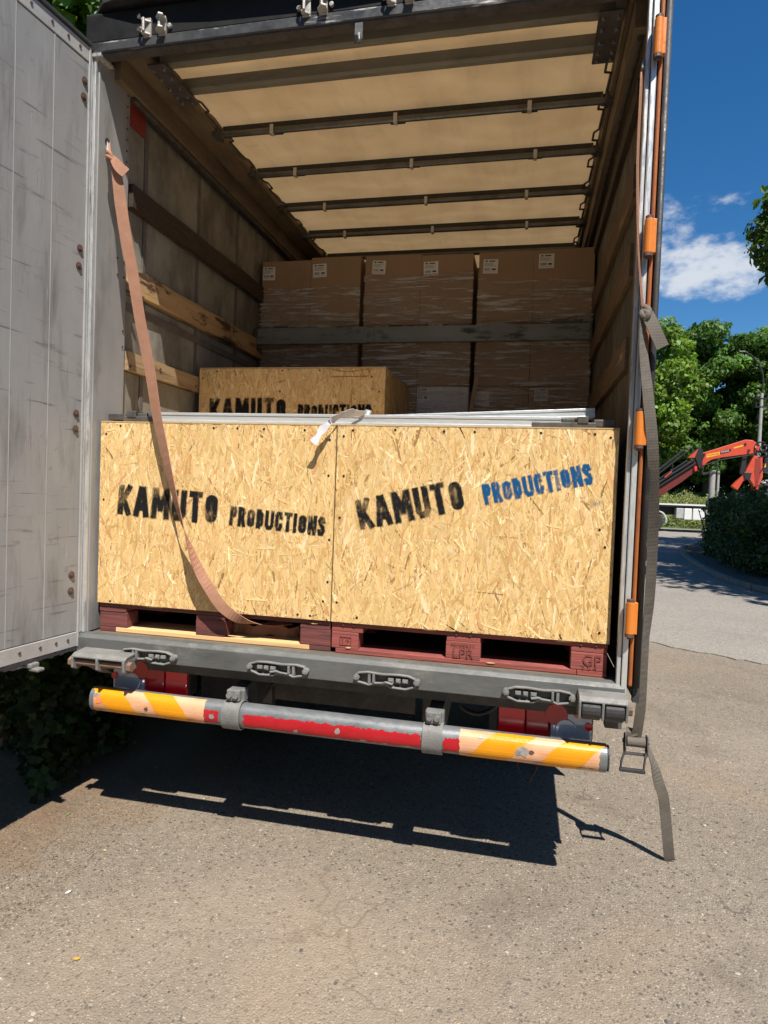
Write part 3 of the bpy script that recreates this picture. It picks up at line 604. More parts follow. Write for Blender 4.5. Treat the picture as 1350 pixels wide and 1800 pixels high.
for xa, xb in ((X0 - .01, X0 + .085), (X1 - .12, X1 - .02)):
    pl = mk('gusset_plate', MB().box(xa, xb, .07, .40, 3.686, 3.699), m_fit, T, bevel=.003)
    for yy in (.1, .17, .25, .32, .37):
        for xx in (xa + .02, xb - .02): mk('plate_bolt', MB().cyl((xx, yy, 3.676), (xx, yy, 3.686), .007, n=8), m_keeper, pl)
mk('roof_side_board', MB().box(LX, -1.176, .06, 6.4, 3.628, 3.80), m_board, T, bevel=.004)
mk('roof_side_rail', MB().box(-1.174, X0 + .0, .06, 6.4, 3.745, 3.84), m_board, T, bevel=.004)
mk('curtain_track', MB().cyl((LX + .045, .19, 3.612), (LX + .045, 6.3, 3.612), .012, n=10).box(LX, LX + .05, .19, 6.3, 3.622, 3.627), m_fit, T)
mk('roof_side_board', MB().box(1.19, RX + .03, .06, 6.4, 3.60, 3.80), m_board, T, bevel=.004)
mk('roof_side_rail', MB().box(X1, 1.189, .06, 6.4, 3.735, 3.84), m_board, T, bevel=.004)
mk('curtain_track', MB().cyl((RX - .03, .1, 3.585), (RX - .03, 6.3, 3.585), .012, n=10), m_fit, T)
mk('front_bulkhead', MB().box(LX - .04, RX + .035, 6.5, 6.54, .8, 3.95), m_wall, T)
# ---- underrun bumper
bp = root('x', (0,0,0), 'x', 'x'); bpy.data.objects.remove(bp)
def oval(n=40): return [(math.cos(2*math.pi*i/n), math.sin(2*math.pi*i/n)) for i in range(n)]
BY, BZ, RYb, RZb = -.085, .632, .047, .055
def sup(th):
    c, s = math.cos(th), math.sin(th); e = .82
    return math.copysign(abs(c) ** e, c), math.copysign(abs(s) ** e, s)
def bsurf(x, th, d=0):
    c, s = sup(th); return (x, BY + (RYb + d) * c, BZ + (RZb + d) * s)
def bpatch(x0f, x1f, t0, t1, d, nx=24, nt=14, jag=0.0, jt=0.0):
    # patch on the bar between x0f(theta) and x1f(theta)
    mb = MB(); vs = []
    for i in range(nt + 1):
        th = t0 + (t1 - t0) * i / nt; xa = x0f(th) + rnd.uniform(-jag, jag); xb = x1f(th) + rnd.uniform(-jag, jag)
        for k in range(nx + 1):
            tt = th
            if i in (0, nt): tt += rnd.uniform(-jt, jt)
            vs.append(bsurf(xa + (xb - xa) * k / nx, tt, d))
    fs = [(i*(nx+1)+k, i*(nx+1)+k+1, (i+1)*(nx+1)+k+1, (i+1)*(nx+1)+k) for i in range(nt) for k in range(nx)]
    return mb.add(vs, fs)
PI = math.pi
bm = MB(); xs = [-1.14, -1.136] + list(np.linspace(-1.1, 1.16, 12)) + [1.196, 1.20]; N = 40; vs = []
for x in xs:
    sh = .86 if x in (-1.14, 1.20) else 1
    for i in range(N):
        q = bsurf(0, 2*PI*i/N); vs.append((x, BY + (q[1]-BY)*sh, BZ + (q[2]-BZ)*sh))
fs = [(k*N+i, k*N+(i+1) % N, (k+1)*N+(i+1) % N, (k+1)*N+i) for k in range(len(xs)-1) for i in range(N)] + [tuple(range(N))[::-1], tuple(range((len(xs)-1)*N, len(xs)*N))]
bar = mk('underrun_bar', bm.add(vs, fs), m_galv, T)
mk('end_cap', MB().add([(1.201, BY + (y)*RYb*.93, BZ + z*RZb*.93) for y, z in [sup(2*PI*i/24) for i in range(24)]] + [(1.206, BY + (y)*RYb*.93, BZ + z*RZb*.93) for y, z in [sup(2*PI*i/24) for i in range(24)]], [tuple(range(24))[::-1], tuple(range(24, 48))] + [(i, (i+1) % 24, 24+(i+1) % 24, 24+i) for i in range(24)]), m_rubber, bar)
FT, FB = PI * .56, PI * 1.52       # from top edge over the face (theta=pi) to the bottom edge
def lin(x, sl): return lambda th: x + sl * (th - PI)
mk('salmon_tape', bpatch(lin(-1.112, 0), lin(-.545, 0), FT, FB, .0008, 30, 16, .003, .02), m_tape_sal, bar)
mk('salmon_tape', bpatch(lin(.612, 0), lin(1.168, 0), FT, FB, .0008, 30, 16, .003, .02), m_tape_sal, bar)
sl = .055
for a, b in ((-1.065, -.915), (-.80, -.645)): mk('amber_stripe', bpatch(lin(a, sl), lin(b, sl), FT, FB, .0016, 10, 16, .002, .03), m_tape_yel, bar)
for a, b in ((.69, .85), (.97, 1.125)): mk('amber_stripe', bpatch(lin(a, -sl), lin(b, -sl), FT, FB, .0016, 10, 16, .002, .03), m_tape_yel, bar)
for a, b in ((-.543, -.475), (-.352, .452), (.545, .610)): mk('red_tape', bpatch(lin(a, 0), lin(b, 0), PI * .90, PI * 1.21, .0010, max(8, int((b-a)*95)), 8, .006, .085), m_tape_red, bar)
def chip(cx, th, w, h, mat=m_chip, d=.0022, name='paint_chip'):
    mb = MB(); vs = [bsurf(cx, th, d)]; n = 11
    for i in range(n):
        r = rnd.uniform(.6, 1.15); vs.append(bsurf(cx + w*r*math.cos(2*PI*i/n), th + h*r*math.sin(2*PI*i/n), d))
    mk(name, mb.add(vs, [(0, 1+i, 1+(i+1) % n) for i in range(n)]), mat, bar)
for a in ((-1.095, PI*.85, .02, .2), (-1.07, PI*1.25, .02, .18), (-.855, PI*1.22, .018, .16), (-.505, PI*1.03, .018, .2), (-.105, PI*1.14, .012, .18), (.085, PI*1.02, .014, .22), (.30, PI*1.18, .012, .1), (.868, PI*.98, .032, .34), (.93, PI*1.2, .025, .08), (1.10, PI*1.22, .02, .14), (1.14, PI*1.2, .012, .12), (-.62, PI*1.22, .012, .12), (.20, PI*1.17, .02, .08), (-.25, PI*1.19, .03, .06), (.40, PI*1.19, .03, .07), (.57, PI*1.19, .02, .06), (.70, PI*.8, .012, .1), (-.16, PI*1.2, .02, .05)): chip(*a)
chip(-.835, PI*1.03, .011, .11, m_bolt, .003, 'round_mark'); chip(.907, PI*.98, .011, .11, m_bolt, .003, 'round_mark')
chip(-1.085, PI*.95, .018, .3, plain('orange_primer', (.75, .22, .08), .6), .0024)
for cx in (-.413, .498):
    cl = mk('bar_clamp', bpatch(lin(cx - .042, 0), lin(cx + .042, 0), 0, 2*PI, .006, 4, 40), m_keeper, T)
    so2 = cl.modifiers.new('solid', 'SOLIDIFY'); so2.thickness = .005
    tb = MB().box(cx - .032, cx + .032, BY - .03, BY - .006, BZ + .066, BZ + .118).box(cx - .04, cx + .04, BY + .004, BY + .05, BZ + .055, BZ + .112); mk('clamp_tab', tb, m_keeper, cl, bevel=.006)
    for s in (-.016, .016): mk('clamp_bolt', MB().cyl((cx + s, BY - .042, BZ + .094), (cx + s, BY - .03, BZ + .094), .013, n=6), m_bar, cl)
    mk('bar_arm', MB().prism([(BY + .045, BZ - .03), (BY + .045, BZ + .11), (.34, .80), (.46, .80), (.46, .72), (.12, BZ - .03)], 'x', cx - .03, cx + .03), m_chassis, T)
# ---- tail lights
def tail(x0, x1, outer, lab):
    hs = mk('tail_light', MB().box(x0, x1, .02, .10, .645, .815), m_dark, T, bevel=.012, label=lab)
    s = 1 if outer > 0 else -1; w = x1 - x0
    def bx(f0, f1, z0, z1, y, mat, nm, bev=.01):
        a, b = (x0 + w*f0, x0 + w*f1) if s > 0 else (x1 - w*f1, x1 - w*f0); mk(nm, MB().box(a, b, y - .012, .03, z0, z1), mat, hs, bevel=bev)
    bx(.02, .30, .65, .81, .018, m_lens2, 'red_lens', .006); bx(.31, .55, .65, .81, .014, m_lens, 'brake_lens', .006); bx(.56, .985, .65, .81, .016, m_clear, 'clear_lens', .02)
    cx = x0 + w*.62 if s > 0 else x1 - w*.62
    mk('reflector_bowl', MB().cyl((cx, .008, .758), (cx, -.0015, .758), .050, .045, n=24), m_lens, hs); mk('reflector_bowl', MB().cyl((cx + s*.04, .008, .70), (cx + s*.04, -.0025, .70), .046, .040, n=24), m_clear, hs)
    cx2 = x0 + w*.95 if s > 0 else x1 - w*.95
    mk('side_marker', MB().cyl((cx2, .006, .72), (cx2, -.004, .72), .016, n=14), m_lens2, hs); mk('amber_bulb', MB().cyl((x0 + w*.82 if s > 0 else x1 - w*.82, .006, .76), (x0 + w*.82 if s > 0 else x1 - w*.82, -.003, .76), .008, n=10), m_amber, hs)
tail(-1.115, -.70, -1, 'left tail light, mostly hidden behind the bar'); tail(.755, 1.155, 1, 'right tail light, mostly hidden behind the bar')
# ---- chassis and wheels
for xx in (-.43, .43): mk('chassis_rail', MB().box(xx - .04, xx + .04, .30, 6.4, .56, .80), m_chassis, T)
cm = mk('cross_member', MB().box(-.36, .36, .26, .275, .60, .80), m_chassis, T)
for xx, zz, r in ((.08, .735, .05), (-.22, .72, .01), (-.15, .69, .008), (-.05, .69, .01), (.19, .69, .01), (.26, .70, .012), (.31, .73, .010)):
    mk('bolt_hole', MB().cyl((xx, .2585, zz), (xx, .25, zz), r, n=16), m_dark, cm)
mk('rear_axle', MB().cyl((-1.0, 1.7, .46), (1.0, 1.7, .46), .08, n=14), m_chassis, T)
mk('differential', MB().cyl((-.0, 1.5, .46), (.0, 1.95, .46), .22, .15, n=20), m_chassis, T, bevel=.02)
for sx in (-1, 1):
    for xo in (.80, 1.09):
        w = mk('wheel', MB().cyl((sx*(xo-.12), 1.7, .47), (sx*(xo+.12), 1.7, .47), .47, n=40), m_tyre, T, bevel=.035)
        mk('rim', MB().cyl((sx*(xo-.125), 1.7, .47), (sx*(xo+.125), 1.7, .47), .27, n=30), m_grey, w, bevel=.01)
    mk('mud_flap', MB().box(sx*.68 - (.0 if sx > 0 else .52), sx*.68 + (.52 if sx > 0 else 0), 1.08, 1.09, .22, .80), m_rubber, T)
mk('floor_bearer', MB().box(-1.2, 1.2, .0, .06, .765, .88).box(-1.2, 1.2, .6, .66, .8, .88).box(-1.2, 1.2, 1.2, 1.26, .8, .88), m_chassis, T)
def wob(p0, p1, n, a, sag=0):
    p0, p1 = Vector(p0), Vector(p1); return [p0.lerp(p1, i/n) + Vector((rnd.uniform(-a, a), rnd.uniform(-a, a), rnd.uniform(-a, a) - sag * 4 * (i/n) * (1 - i/n))) for i in range(n + 1)]
mk('hanging_cable', MB().tube(smooth_path([(.95, .12, .62), (.94, .10, .50), (.92, .11, .44), (.90, .13, .40), (.86, .14, .44), (.85, .15, .52), (.87, .16, .62)], 5), .005, 6), m_dark, T)
mk('hanging_cable', MB().tube(smooth_path([(1.0, .10, .62), (1.02, .09, .52), (1.05, .1, .50), (1.07, .12, .55), (1.04, .14, .63)], 5), .004, 6), m_dark, T)
mk('brake_hose', MB().tube(smooth_path([(-.62, .3, .74), (-.52, .28, .66), (-.40, .27, .66), (-.28, .28, .74), (-.2, .3, .79)], 6), .012, 8), m_rubber, T, smooth=True)
mk('brake_hose', MB().tube(smooth_path([(.55, .25, .78), (.58, .23, .68), (.66, .22, .65), (.74, .24, .69), (.76, .27, .77)], 6), .010, 8), m_rubber, T, smooth=True)

# ------------------------------------------------------------------ pallets and crates
FZ = .932; PZ = 1.0735; CT = 1.9625
def pallet(x0, x1, y0, mat, label, front_board):
    P = root('pallet', ((x0+x1)/2, y0+.4, FZ), label, 'pallet', 'pallets under the front crates')
    w = x1 - x0; bw = .145; xm = (x0 + x1) / 2
    zz = [FZ, FZ + .021, FZ + .098, FZ + .119, PZ - .001]
    for bx, ww in ((x0, .15 if not front_board else .125), (xm - .075, .15), (x1 - .145, .145)):
        for by in (y0, y0 + .34, y0 + .70):
            mk('block', MB().box(bx, bx + ww, by + rnd.uniform(0, .004), by + .10, zz[1] + .0008, zz[2] - .0008), mat, P, bevel=.003)
    ys = [y0 + .001, y0 + .175, y0 + .35, y0 + .525, y0 + .70]
    for k, by in enumerate(ys):
        mk('deck_board', MB().box(x0, x1, by, by + (.10 if k % 2 else .12), zz[3] + .0008, zz[4], jit=.0012), mat, P, bevel=.002)
    for bx in (x0, xm - .0725, x1 - .145): mk('stringer_board', MB().box(bx, bx + .145, y0 + .002, y0 + .8, zz[2], zz[3], jit=.001), mat, P, bevel=.002)
    if front_board:
        mk('bottom_board', MB().box(x0 + .02, x1 - .12, y0 + .002, y0 + .12, zz[0], zz[1]), mat, P, bevel=.002); mk('bottom_board', MB().box(x1 - .118, x1, y0 + .001, y0 + .8, zz[0], zz[1]), mat, P, bevel=.002)
        mk('bottom_board', MB().box(x0 + .02, x1 - .12, y0 + .68, y0 + .8, zz[0], zz[1]), mat, P, bevel=.002)
    else:
        mk('bottom_board', MB().box(x0 + .09, x1 - .10, y0 + .003, y0 + .19, zz[0], zz[1]), m_pine, P, bevel=.002, label='bright raw pine bottom board')
        for a, b in ((x0, x0 + .088), (x1 - .098, x1)): mk('bottom_board', MB().box(a, b, y0 + .004, y0 + .8, zz[0], zz[1]), mat, P, bevel=.002)
    return P
p1 = pallet(-1.195, -.004, .012, m_redwood_a, 'oxblood painted pallet with a raw pine board under the left crate', False)
p2 = pallet(.004, 1.195, .006, m_redwood_b, 'brick red pallet with stamped blocks under the right crate', True)
for PP, xs_, zf in ((p1, (-1.15, -1.09, -.62, -.57, -.10, -.05), .0105), (p2, (.06, .11, .57, .63, 1.09, 1.15), .0045)):
    for xx in xs_: mk('nail_head', MB().cyl((xx, zf + .0, PZ - .012), (xx, zf - .004, PZ - .012), .004, n=7), m_bolt, PP)
def splinter(PP, cx, cz, w, h, y):
    mk('bare_splinter', MB().prism([(cx - w, cz - h*.2), (cx - w*.3, cz - h), (cx + w*.6, cz - h*.5), (cx + w, cz + h*.1), (cx + w*.2, cz + h), (cx - w*.5, cz + h*.5)], 'y', y - .0012, y), m_pine, PP)
for a in ((.085, FZ + .028, .013, .004), (.45, PZ - .004, .03, .003), (1.02, PZ - .005, .035, .003), (.72, FZ + .018, .02, .003)): splinter(p2, *a, .0048)
for a in ((-.9, PZ - .004, .06, .004), (-.45, PZ - .005, .03, .003), (-.08, PZ - .018, .02, .003)): splinter(p1, *a, .0105)
def text_mesh(name, body, size, loc, rot, mat, parent, sx=1.0, bold=0):
    cu = bpy.data.curves.new(name, 'FONT'); cu.body = body; cu.size = size; cu.align_x = 'CENTER'; cu.align_y = 'CENTER'; cu.offset = bold
    ob = bpy.data.objects.new('tmp', cu); COL.objects.link(ob)
    bpy.context.view_layer.update(); dg = bpy.context.evaluated_depsgraph_get()
    me = bpy.data.meshes.new_from_object(ob.evaluated_get(dg)); bpy.data.objects.remove(ob)
    o = bpy.data.objects.new(name, me); me.materials.clear(); me.materials.append(mat); COL.objects.link(o); o.parent = parent; o.location = Vector(loc) - ORG[parent]; o.rotation_euler = rot; o.scale = (sx, 1, 1); return o
m_stamp = plain('burnt_stamp', (.165, .042, .036), .85)
text_mesh('stamp', 'GP', .062, (1.135, .0025, FZ + .066), (PI/2, 0, 0), m_stamp, p2); text_mesh('stamp', '2 5 4', .026, (1.125, .0025, FZ + .036), (PI/2, 0, 0), m_stamp, p2, 1.2)
text_mesh('stamp', 'PROPERTY', .022, (.60, .0025, FZ + .084), (PI/2, 0, 0), m_stamp, p2); text_mesh('stamp', 'LPR', .058, (.60, .0025, FZ + .048), (PI/2, 0, 0), m_stamp, p2)
sx0, sz0 = .045, FZ + .045
mk('stamp', MB().tube([(sx0, .0032, sz0), (sx0 + .052, .0032, sz0), (sx0 + .052, .0032, sz0 + .036), (sx0, .0032, sz0 + .036)], .0014, 4, closed=True).tube([(sx0 + .014, .0032, sz0 + .006), (sx0 + .014, .0032, sz0 + .029), (sx0 + .007, .0032, sz0 + .02)], .0012, 4).tube([(sx0 + .028, .0032, sz0 + .018), (sx0 + .036, .0032, sz0 + .027), (sx0 + .044, .0032, sz0 + .018), (sx0 + .036, .0032, sz0 + .018), (sx0 + .036, .0032, sz0 + .006)], .0012, 4), m_stamp, p2)

PAL = np.array([(.77, .545, .25), (.72, .49, .21), (.67, .43, .17), (.57, .345, .12), (.76, .535, .245), (.47, .265, .09), (.56, .295, .12), (.86, .68, .40), (.29, .16, .055)])
PW = np.array([.22, .23, .19, .09, .16, .02, .028, .07, .014])
def flakes(name, parent, u0, u1, z0, z1, place, count, seed, vert=.82):
    g = np.random.default_rng(seed); n = count
    L = np.where(g.random(n) < .55, g.uniform(.018, .05, n), g.uniform(.05, .15, n)); Wd = np.clip(g.lognormal(math.log(.0058), .62, n), .0014, .024); Wd = np.minimum(Wd, L * .45)
    ang = np.where(g.random(n) < vert, g.normal(PI/2, .34, n), g.uniform(0, PI, n))
    big = g.random(n) < .012; L = np.where(big, g.uniform(.07, .15, n), L); Wd = np.where(big, g.uniform(.014, .030, n), Wd)
    cu = g.uniform(u0, u1, n); cz = g.uniform(z0, z1, n); h = .0004 + .0016 * np.arange(n) / n
    d = np.stack([np.cos(ang), np.sin(ang)], 1); e = np.stack([-d[:, 1], d[:, 0]], 1)
    prof = [(-.5, -.22), (-.34, -.5), (.33, -.5), (.5, -.10), (.38, .5), (-.30, .5)]
    V = np.zeros((n, 6, 3)); tl = g.normal(0, .09, n); tl2 = g.normal(0, .006, n)
    for k, (a, b) in enumerate(prof):
        aa = (a + g.normal(0, .05, n)) * L; bb = (b + g.normal(0, .09, n)) * Wd
        V[:, k, 0] = np.clip(cu + d[:, 0]*aa + e[:, 0]*bb, u0, u1); V[:, k, 1] = np.clip(cz + d[:, 1]*aa + e[:, 1]*bb, z0, z1); V[:, k, 2] = np.clip(h + bb*tl + aa*tl2*.5, .0003, .0028)
    C = PAL[g.choice(len(PAL), n, p=PW / PW.sum())] * g.normal(1, .07, (n, 1)); C = np.clip(C * g.normal(1, .02, (n, 3)), .02, .9)
    # the darkest palette flakes paint the shadow lines between flakes
    V = V.reshape(-1, 3); C6 = np.repeat(C, 6, 0)
    F = np.arange(n * 6).reshape(n, 6)
    return npmesh(name, place(V), F, m_osb, parent, C6, kind='stuff')
def GL(s): return s
FONT = {   # strokes as (x0,z0,x1,z1) on unit height, width, then filled flag
 'K': (.46, [(.085,.085,.085,.915), (.37,.93,.17,.52), (.17,.55,.38,.07)]),
 'A': (.50, [(.075,.07,.22,.92), (.425,.07,.28,.92), (.16,.30,.34,.30), (.2,.38,.3,.38)]),
 'M': (.60, [(.08,.07,.10,.93), (.52,.07,.50,.93), (.12,.90,.30,.33), (.48,.90,.30,.33)]),
 'U': (.46, [(.085,.93,.085,.25), (.375,.93,.375,.25), (.085,.25,.16,.10), (.375,.25,.30,.10), (.16,.10,.30,.10), (.2, .13, .26, .13)]),
 'T': (.42, [(.06,.915,.36,.915), (.21,.9,.21,.07)]),
 'O': (.44, [(.22,.26,.22,.74,.20)]),
 'P': (.37, [(.075,.07,.075,.93), (.075,.92,.24,.90), (.24,.90,.29,.74), (.29,.74,.24,.52), (.24,.52,.09,.50)]),
 'R': (.38, [(.075,.07,.075,.93), (.075,.92,.24,.90), (.24,.90,.29,.74), (.29,.74,.24,.55), (.24,.55,.09,.52), (.2,.52,.31,.07)]),
 'D': (.38, [(.08,.08,.08,.92), (.2,.28,.2,.72,.16), (.1,.9,.18,.9), (.1,.1,.18,.1)]),
 'C': (.37, [(.08,.26,.08,.74), (.08,.74,.14,.90), (.14,.90,.25,.90), (.25,.90,.29,.74), (.29,.74,.29,.66), (.08,.26,.14,.10), (.14,.10,.25,.10), (.25,.10,.29,.26), (.29,.26,.29,.34)]),
 'I': (.16, [(.08,.07,.08,.93)]),
 'N': (.42, [(.075,.07,.075,.93), (.345,.07,.345,.93), (.09,.90,.33,.10)]),
 'S': (.37, [(.29,.72,.25,.88), (.25,.88,.14,.90), (.14,.90,.08,.76), (.08,.76,.13,.60), (.13,.60,.25,.45), (.25,.45,.29,.28), (.29,.28,.23,.11), (.23,.11,.12,.10), (.12,.10,.08,.27)]),
}
def stencil(parent, text, pl, pr, H, mat, y, gap, hw, seed, cell=.003, clip_z=None, slant=0.0):
    g = random.Random(seed); Wt = sum(FONT[c][0] for c in text) + gap * (len(text) - 1)
    p0 = Vector((pl[0], 0, pl[1])); ax = Vector((pr[0], 0, pr[1])) - p0; LW = ax.length; ax.normalize(); az = Vector((-ax.z, 0, ax.x)); sxx = LW / (Wt * H)
    cx = 0
    for ch in text:
        w, st = FONT[ch]; soft = g.uniform(.03, .075); m = .09
        nu = int((w + 2*m) * H * sxx / cell) + 1; nv = int((1 + 2*m) * H / cell) + 1
        U, Vv = np.meshgrid(np.linspace(-m, w + m, nu), np.linspace(-m, 1 + m, nv)); A = np.zeros_like(U)
        for s in st:
            x0, z0, x1, z1 = s[:4]; r = s[4] if len(s) > 4 else hw
            dx, dz = x1 - x0, z1 - z0; Ls = math.hypot(dx, dz) + 1e-9
            if len(s) > 4:
                tt = np.clip(((U-x0)*dx + (Vv-z0)*dz) / (Ls*Ls), 0, 1); D = np.hypot(U - x0 - tt*dx, Vv - z0 - tt*dz)
            else:
                al = ((U-x0)*dx + (Vv-z0)*dz) / Ls; pe = np.abs((U-x0)*dz - (Vv-z0)*dx) / Ls; D = np.maximum(pe, np.maximum(-al, al - Ls) + r * .25)
            A = np.maximum(A, np.clip((r - D) / soft + .5, 0, 1))
        ctr = None
        if ch in 'OD':
            D = np.hypot((U - w*.5) * 1.0, np.maximum(np.abs(Vv - .5) - .2, 0)); A *= 1 - .30 * np.clip((.05 - D) / .06 + .5, 0, 1)
        fade = .92 + .12 * np.sin(U * g.uniform(4, 9) + g.uniform(0, 6)) * np.sin(Vv * g.uniform(3, 7) + g.uniform(0, 6)); over = .10 * np.clip(A * 1.0, 0, 1)
        A = np.clip(A * fade, 0, 1)
        base = p0 + ax * (cx * H * sxx)
        Px = base.x + ax.x * U * H * sxx + az.x * Vv * H + slant * Vv * H; Pz = base.z + ax.z * U * H * sxx + az.z * Vv * H
        V = np.stack([Px, np.full_like(Px, y), Pz], -1).reshape(-1, 3); idx = np.arange(nu * nv).reshape(nv, nu)
        keep = (np.maximum.reduce([A[:-1,:-1], A[1:,:-1], A[:-1,1:], A[1:,1:]]) > .01)
        F = np.stack([idx[:-1,:-1][keep], idx[:-1,1:][keep], idx[1:,1:][keep], idx[1:,:-1][keep]], 1)
        used = np.unique(F); mp = -np.ones(nu*nv, int); mp[used] = np.arange(len(used))
        npmesh('stencil_letter', V[used], mp[F], mat, parent, np.repeat(A.reshape(-1, 1)[used], 3, 1))
        cx += w + gap
def crate(x0, x1, y0, y1, z0, z1, label, seed, count, side=False, screws=()):
    Cc = root('crate', ((x0+x1)/2, (y0+y1)/2, z0), label, 'crate', 'stencilled chipboard crates'); th = .015
    fp = mk('front_panel', MB().box(x0, x1, y0, y0 + th, z0, z1 - .007), m_osbcore, Cc)
    flakes('wood_flakes', fp, x0 + .001, x1 - .001, z0 + .001, z1 - .008, lambda V: np.stack([V[:, 0], y0 - V[:, 2], V[:, 1]], 1), count, seed)
    rp_ = mk('side_panel', MB().box(x1 - th, x1, y0 + th + .001, y1, z0, z1 - .007), m_osbcore, Cc)
    if side: flakes('wood_flakes', rp_, y0 + th + .002, y1, z0, z1 - .008, lambda V: np.stack([x1 + V[:, 2], V[:, 0], V[:, 1]], 1), 5000, seed + 1)
    mk('side_panel', MB().box(x0, x0 + th, y0 + th + .001, y1, z0, z1 - .007), m_osbcore, Cc)
    mk('back_panel', MB().box(x0 + th, x1 - th, y1 - th, y1, z0, z1 - .007), m_osbcore, Cc)
    mk('lid', MB().box(x0 - .001, x1 + .001, y0 - .002, y1, z1 - .006, z1), m_osbcore, Cc)
    first = None
    for fx, fz in screws:
        px, pz = x0 + fx * (x1 - x0), z0 + fz * (z1 - z0)
        if first is None: first = mk('screw', MB().cyl((px, y0 - .0032, pz), (px, y0 - .0005, pz), .0055, n=8), m_screw, Cc)
        else: inst('screw', first, (px, y0 - .00185, pz), Cc)
    return Cc
scL = [(.025,.93),(.09,.975),(.5,.972),(.60,.972),(.71,.97),(.875,.968),(.975,.92),(.02,.57),(.975,.74),(.986,.415),(.97,.10),(.06,.012),(.87,.022),(.92,.02),(.985,.2)]
scR = [(.025,.94),(.06,.97),(.22,.975),(.40,.972),(.51,.972),(.74,.972),(.92,.97),(.972,.955),(.02,.53),(.97,.45),(.965,.05),(.02,.10),(.1,.03),(.95,.53),(.03,.74)]
c1 = crate(-1.2, -.003, 0, .8, PZ, CT, 'front left chipboard crate, all its stencil black, a strap hanging across it', 21, 15000, screws=scL)
c2 = crate(.003, 1.2, -.004, .8, PZ, CT, 'front right chipboard crate with blue stencilled second word', 22, 15000, screws=scR)
c3 = crate(-1.19, .004, .93, 1.70, FZ, 2.40, 'taller shaded chipboard crate standing behind the front crates', 23, 20000, side=True, screws=[(.02,.955),(.10,.985),(.46,.987),(.66,.987),(.93,.96),(.97,.90),(.45,.90)])
stencil(c1, 'KAMUTO', (-1.097, 1.512), (-.572, 1.484), .146, m_black_spray, -.0034, .115, .098, 1)
stencil(c1, 'PRODUCTIONS', (-.508, 1.486), (-.044, 1.456), .090, m_black_spray, -.0034, .085, .090, 2)
stencil(c2, 'KAMUTO', (.128, 1.494), (.590, 1.604), .136, m_black_spray, -.0074, .115, .098, 3)
stencil(c2, 'PRODUCTIONS', (.672, 1.628), (1.108, 1.732), .088, m_blue_spray, -.0074, .085, .090, 4)
stencil(c3, 'KAMUTO', (-1.112, 2.06), (-.608, 2.065), .150, m_black_spray, .9266, .115, .098, 5)
stencil(c3, 'PRODUCTIONS', (-.530, 2.075), (-.076, 2.08), .100, m_black_spray, .9266, .085, .095, 6)
def smudge(parent, cx, cz, w, h, y, mat, seed, s=.5):
    nu, nv = 22, 14; U, Vv = np.meshgrid(np.linspace(-1, 1, nu), np.linspace(-1, 1, nv)); A = np.clip(1 - np.hypot(U, Vv), 0, 1) * s
    V = np.stack([cx + U*w + Vv*w*.2, np.full_like(U, y), cz + Vv*h + U*h*.4], -1).reshape(-1, 3); i = np.arange(nu*nv).reshape(nv, nu)
    npmesh('paint_smudge', V, np.stack([i[:-1,:-1].ravel(), i[:-1,1:].ravel(), i[1:,1:].ravel(), i[1:,:-1].ravel()], 1), mat, parent, np.repeat(A.reshape(-1, 1), 3, 1))
smudge(c2, 1.12, 1.652, .035, .018, -.0075, m_blue_spray, 1, .35)
mk('pen_mark', MB().tube([(-.34, .9265, 2.385), (-.335, .9265, 2.34), (-.10, .9265, 2.345), (-.09, .9265, 2.388)], .0016, 5).tube([(-.33, .9265, 2.383), (-.22, .9265, 2.37), (-.1, .9265, 2.385)], .0012, 5), plain('red_pen', (.35, .05, .02), .7), c3)

# ------------------------------------------------------------------ cartons, wrap and load bar at the back
BYY = 1.90
cols = [(-1.222, -.434), (-.400, .402), (.438, 1.232)]
def carton(x0, x1, z0, z1, mat, label, group, lab=None, k=0, d=.6):
    Bx = root('carton', ((x0+x1)/2, BYY + d/2, z0), label, 'carton', group)
    y0 = BYY + rnd.uniform(0, .008)
    b = mk('carton_body', MB().box(x0 + .001, x1 - .001, y0, y0 + d, z0, z1 - .001, jit=.0025), mat, Bx, bevel=.004)
    if lab:
        lx, lz, lw, lh, rz = lab
        R = Matrix.Rotation(rz, 3, 'Y'); lb = mk('shipping_label', MB().box(lx - lw/2, lx + lw/2, y0 - .0042, y0 - .0030, lz - lh/2, lz + lh/2, rot=R), m_paper, Bx)
        pm = MB(); c = Vector((lx, y0 - .0048, lz))
        def q(u0, u1, v0, v1):
            pm.add([c + R @ Vector((u, 0, v)) for u, v in ((u0, v0), (u1, v0), (u1, v1), (u0, v1))], [(0,1,2,3)])
        q(-lw*.38, -lw*.22, lh*.32, lh*.42); q(-lw*.12, lw*.30, lh*.33, lh*.41)
        for i in range(4):
            z = lh*.22 - i*lh*.065; q(-lw*.42, -lw*.42 + lw*rnd.uniform(.5, .84), z, z + lh*.018)
        u = -lw*.40
        while u < -lw*.02: wv = rnd.uniform(.0012, .004); q(u, u + wv, -lh*.30, -lh*.12); u += wv + rnd.uniform(.0015, .0035)
        q(lw*.10, lw*.36, -lh*.27, -lh*.15); q(-lw*.42, lw*.42, -lh*.40, -lh*.385)
        mk('label_print', pm, m_print, lb)
    return Bx
posn = ['left', 'middle', 'right']
LBL = [(-1.16, 3.306, .10, .10, .02), (-.752, 3.313, .108, .10, -.04), (-.295, 3.32, .10, .10, .05), (.093, 3.298, .106, .10, -.02), (.521, 3.297, .104, .10, .03), (.907, 3.318, .104, .10, 0)]
desc1 = ['top row carton hard against the left wall', 'top row carton, second from the left wall', 'top row carton, left half of the middle stack', 'top row carton, right half of the middle stack', 'top row carton, left half of the right-hand stack', 'top row carton nearest the right wall']
